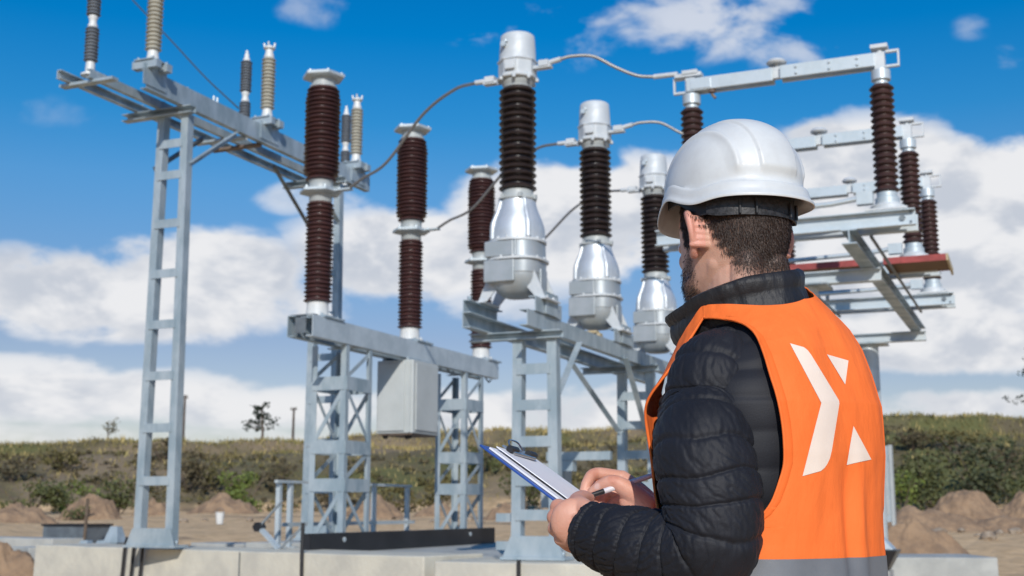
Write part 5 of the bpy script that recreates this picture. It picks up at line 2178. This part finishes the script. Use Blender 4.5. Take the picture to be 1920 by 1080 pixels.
def build_logo():
    """chevron emblem printed on the back: polygons pressed on to the cloth"""
    bvh = BVHTree.FromPolygons([Vector(v) for v in vest_mb.v], vest_mb.f)
    polys = [[(1480, 645), (1506, 652.5), (1513, 658), (1519, 666), (1571, 752), (1571.5, 757), (1557.5, 844), (1554, 859), (1549, 870), (1544, 877), (1537, 883), (1503, 892.6), (1538, 756)],
             [(1548.4, 665.4), (1589, 677), (1582.7, 721.8)], [(1598.3, 799), (1631.6, 861.4), (1585.4, 871.6)]]
    eye = Vector((0, 0, EYE))
    for poly in polys:
        bm = bmesh.new()
        bm.faces.new([bm.verts.new((x, -y, 0)) for x, y in poly])
        for ax in (0, 1):
            lo, hi = (1470, 1640) if ax == 0 else (-900, -640)
            for v in np.arange(lo, hi, 5.0):
                n = Vector((1, 0, 0)) if ax == 0 else Vector((0, 1, 0))
                bmesh.ops.bisect_plane(bm, geom=bm.verts[:] + bm.edges[:] + bm.faces[:], plane_co=n * float(v), plane_no=n)
        for v in bm.verts:
            d = px_dir(v.co.x, -v.co.y)
            h = bvh.ray_cast(eye, d)
            if h[0] is None:
                h = bvh.find_nearest(eye + d * 1.85)
            nn = h[1] if h[1].dot(d) < 0 else -h[1]
            v.co = h[0] + nn * .0021
        for f in bm.faces:
            f.smooth = True
        me = bpy.data.meshes.new('emblem')
        bm.to_mesh(me)
        bm.free()
        me.materials.append(MATS['logo_print'])
        o = bpy.data.objects.new('emblem', me)
        col.objects.link(o)
        o.parent = vest


build_logo()


def lower_body():
    b = MB()
    rows = []
    for z in np.linspace(-.30, -.42, 14):
        rows.append([torso_pt(2 * math.pi * k / 80, float(z), -.006) for k in range(80)])
    g = grid_mesh(rows)
    b.add(g.v, g.f, True)
    for s in (-1, 1):
        rows = []
        for i in range(40):
            q = i / 39
            z = -.40 - .68 * q
            c = TC + BL * s * (.088 + .012 * q)
            rx = .098 - .034 * q + .004 * math.sin(q * 40)
            rows.append([Vector((c.x, c.y, z)) + BL * ((rx + .004 * mnoise.noise((k * .3, q * 14, s))) * math.cos(2 * math.pi * k / 40)) + BF * ((rx * 1.12) * math.sin(2 * math.pi * k / 40)) for k in range(40)])
        g = grid_mesh(rows, caps=True)
        b.add(g.v, g.f, True)
    b.build('trousers', 'trouser_cloth', person, recalc=False)
    for s in (-1, 1):
        b = MB()
        c = TC + BL * s * .10
        rows = []
        for i in range(26):
            q = i / 25
            y = -.085 + .30 * q
            w = .040 + .016 * math.sin(math.pi * min(1, q * 1.05)) if 0 < i < 25 else .004
            h = float(np.interp(q, [0, .04, .35, .5, .75, .95, 1], [.02, .14, .15, .105, .078, .05, .01]))
            rows.append([c + BF * y + BL * (w * math.copysign(abs(math.cos(a)) ** .7, math.cos(a))) + Vector((0, 0, -1.14 + h / 2 + h / 2 * math.copysign(abs(math.sin(a)) ** .7, math.sin(a)))) for a in [2 * math.pi * k / 24 for k in range(24)]])
        g = grid_mesh(rows, caps=True)
        g.build('boot', 'boot_leather', person, recalc=False)


lower_body()


# --- hard hat
def build_hat():
    seg = 300

    def rad(al):
        """outline of the shell at the rim, al = 0 straight ahead, + to his left"""
        c, s = math.cos(al), math.sin(al)
        ry = .122 if c > 0 else .124
        m = ((abs(c) / ry) ** 2.15 + (abs(s) / .1045) ** 2.15) ** (-1 / 2.15)
        return m * s, m * c

    def dome(al, t, inset=0.0):
        """t = 0 crown .. 1 rim"""
        x, y = rad(al)
        ph = t * math.pi / 2
        k = math.sin(ph) ** (.88 + .16 * max(0.0, math.cos(al)))
        zt = .068 + .121 * math.cos(ph) ** .92
        x, y = x * k, y * k
        fade = sstep(.06, .30, t) * (1 - sstep(.90, .985, t))
        # raised crown panel with a step either side and an outer rib
        xs = .040 + .006 * (y / .13)
        st = .0042 * (1 - sstep(xs - .0010, xs + .0022, abs(x)))
        rib = .0030 * math.exp(-((abs(x) - (.0735 + .010 * (y / .13))) / .0034) ** 2) + .0022 * (1 - sstep(.070, .080, abs(x)))
        g = (st + rib) * fade - inset
        r = math.hypot(x, y) + 1e-6
        nx, ny, nz = x / .11, y / .13, (zt - .068) / .13 + .05
        nl = math.sqrt(nx * nx + ny * ny + nz * nz)
        return x + nx / nl * g, y + ny / nl * g, zt + nz / nl * g

    def rim(al, out, dz):
        x, y = rad(al)
        r = math.hypot(x, y)
        c = math.cos(al)
        peak = .005 * sstep(.30, .92, c) + .008 * sstep(.2, .95, -c)
        ear = math.exp(-((abs(math.degrees(al)) - 72) / 17) ** 2)
        dip = math.exp(-((abs(math.degrees(al)) - 112) / 16) ** 2)
        k = (r + out + peak * min(1.0, out / .009)) / r
        z = .068 + dz + (.014 * ear - .007 * dip) - .020 * sstep(.35, 1, c) * min(1.0, out / .009) - .004 * sstep(.3, 1, -c)
        return x * k, y * k, z

    rows = []
    als = [2 * math.pi * k / seg for k in range(seg)]
    for t in [.015] + list(np.linspace(.04, 1.0, 64)):
        rows.append([dome(a, float(t)) for a in als])
    for out, dz in ((.0012, -.001), (.0035, -.002), (.0048, -.006), (.0058, -.014), (.0065, -.019), (.0085, -.0225), (.0102, -.0250), (.0108, -.0275), (.0102, -.0295), (.0085, -.0295), (.0075, -.0265), (.0030, -.0215), (-.0005, -.014), (-.0018, -.004)):
        rows.append([rim(a, out, dz) for a in als])
    for t in list(np.linspace(.98, .1, 26)) + [.02]:
        rows.append([dome(a, float(t), .0045) for a in als])
    rows = [[hp(*p) + Vector((.006, 0, .012)) for p in r] for r in rows]
    g = grid_mesh(rows, caps=True)
    hat = g.build('hard_hat', 'hat_plastic', person)
    # suspension: head band, nape strap with adjuster, cradle webs
    def band(z0f, z1f, off, th, a0, a1, name, m):
        rows = []
        n = 120
        for (q, o) in ((0, off), (.5, off + .001), (1, off), (1, off - th), (0, off - th), (0, off)):
            row = []
            for k in range(n + 1):
                al = a0 + (a1 - a0) * k / n
                x, y = rad(al)
                r = math.hypot(x, y)
                kk = (r - .009 + o) / r
                z = z0f(al) + (z1f(al) - z0f(al)) * q
                row.append(hp(x * kk, y * kk * .97, z))
            rows.append(row)
        g = grid_mesh(rows, closed=False)
        return g.build(name, m, hat)
    lo = lambda al: .028 + .030 * sstep(-.45, .25, math.cos(al))
    hi = lambda al: .098
    band(lo, hi, 0.0, .003, math.radians(50), math.radians(310), 'head_band', 'rubber_black')
    band(lambda al: .022 + .016 * sstep(-.75, -.2, math.cos(al)), lambda al: .050 + .012 * sstep(-.75, -.2, math.cos(al)), .0035, .003, math.radians(122), math.radians(238), 'nape_strap', 'strap_plastic')
    for al in (150, 163, 197, 210):
        b = MB()
        x, y = rad(math.radians(al))
        k = 0.957
        p = hp(x * k, y * k, .036)
        b.tube([W(p + Vector((0, 0, -.012))), W(p + Vector((0, 0, .012)))], .0022, 6)
        b.build('slot_bar', 'rubber_black', hat)
    b = MB()
    for ang in (0, math.pi / 2):
        pts = []
        for t in np.linspace(-1, 1, 20):
            x, y = rad(ang)
            pts.append(W(hp(x * .86 * t, y * .86 * t, .080 + .075 * math.sqrt(max(0, 1 - t * t * .98)))))
        b.tube(pts, .006, 6)
    b.build('cradle', 'rubber_black', hat)


build_hat()


# --- clipboard and pen
def build_clipboard():
    A = Vector((-.0508, 2.02, .1024))
    LV = Vector((.235, -.10, -.176))
    WV = Vector((.086, .2024, -.018))
    # square the board up
    l = LV.normalized()
    w = (WV - l * WV.dot(l)).normalized()
    nn = w.cross(l)
    if nn.z < 0:
        nn = -nn
    LN, WN = .315, .222

    def at3(u, v, h):
        return A + l * u + w * v + nn * h

    def slab(mb, u0, u1, v0, v1, h0, h1, bend=None):
        n = 14
        vs, fs = [], []
        for h in (h0, h1):
            for i in range(n + 1):
                for v in (v0, v1):
                    u = u0 + (u1 - u0) * i / n
                    vs.append(W(at3(u, v, h + (bend(u, v) if bend else 0))))
        o = 2 * (n + 1)
        for i in range(n):
            a = 2 * i
            fs += [(a, a + 1, a + 3, a + 2), (o + a, o + a + 2, o + a + 3, o + a + 1), (a, a + 2, o + a + 2, o + a), (a + 1, o + a + 1, o + a + 3, a + 3)]
        fs += [(0, o, o + 1, 1), (2 * n, 2 * n + 1, o + 2 * n + 1, o + 2 * n)]
        mb.add(vs, fs)

    p0 = W(at3(LN / 2, WN / 2, 0))
    t = thing('clipboard', 'blue clipboard with white sheets held in the left hand', 'clipboard', p0)
    b = MB()
    slab(b, 0, LN, 0, WN, -.0035, 0)
    b.build('board', 'board_blue', t, bevel=.001)
    b = MB()
    slab(b, .012, .300, .012, .216, .0008, .0038)
    b.build('paper_stack', 'paper', t)
    b = MB()
    slab(b, .014, .296, .030, .219, .0046, .0062, lambda u, v: .004 * (u / .3) * (1 - u / .3) + .006 * sstep(.06, .03, v) * .4)
    b.build('top_sheet', 'paper', t)
    b = MB()
    slab(b, .006, .030, .070, .168, .0085, .0115)
    b.tube([W(at3(.030, .068, .011)), W(at3(.030, .17, .011))], .0035, 8)
    b.build('clip', 'clip_metal', t)
    for v in (.075, .163):
        b = MB()
        b.tube([W(at3(.024, v - .016, .014)), W(at3(.024, v + .016, .014))], .0062, 10)
        b.build('clip_end', 'rubber_black', t)
    b = MB()
    b.tube(smooth_path([W(at3(.012, .088, .013)), W(at3(.000, .100, .020)), W(at3(.000, .138, .020)), W(at3(.012, .150, .013))], 6), .0016, 6)
    b.build('clip_lever', 'clip_metal', t)
    return at3, l, w, nn


at3, bl_, bw_, bn_ = build_clipboard()


def build_pen():
    # nib rests on the sheet
    eye = Vector((0, 0, 0))
    o = at3(0, 0, .0066)
    r = pp(1086, 936, 1.0)
    k = o.dot(bn_) / r.dot(bn_)
    tip = r * k
    end = pp(1203, 898, 2.118)
    d = (end - tip).normalized()
    end = tip + d * .142
    t = thing('pen', 'slim silver pen with dark grip held in the right hand', 'pen', W(tip))
    b = MB()
    b.tube([W(tip), W(tip + d * .004), W(tip + d * .012)], [.0005, .0012, .0022], 10)
    b.build('nib', 'clip_metal', t)
    b = MB()
    b.tube([W(tip + d * .0121), W(tip + d * .02), W(tip + d * .045)], [.0026, .0040, .0046], 14)
    b.build('grip', 'rubber_black', t)
    b = MB()
    b.tube([W(tip + d * .0452), W(tip + d * .10), W(tip + d * .138), W(end)], [.0046, .0046, .0042, .0025], 14)
    b.build('barrel', 'pen_silver', t)
    return tip, k


pen_tip, pen_d = build_pen()
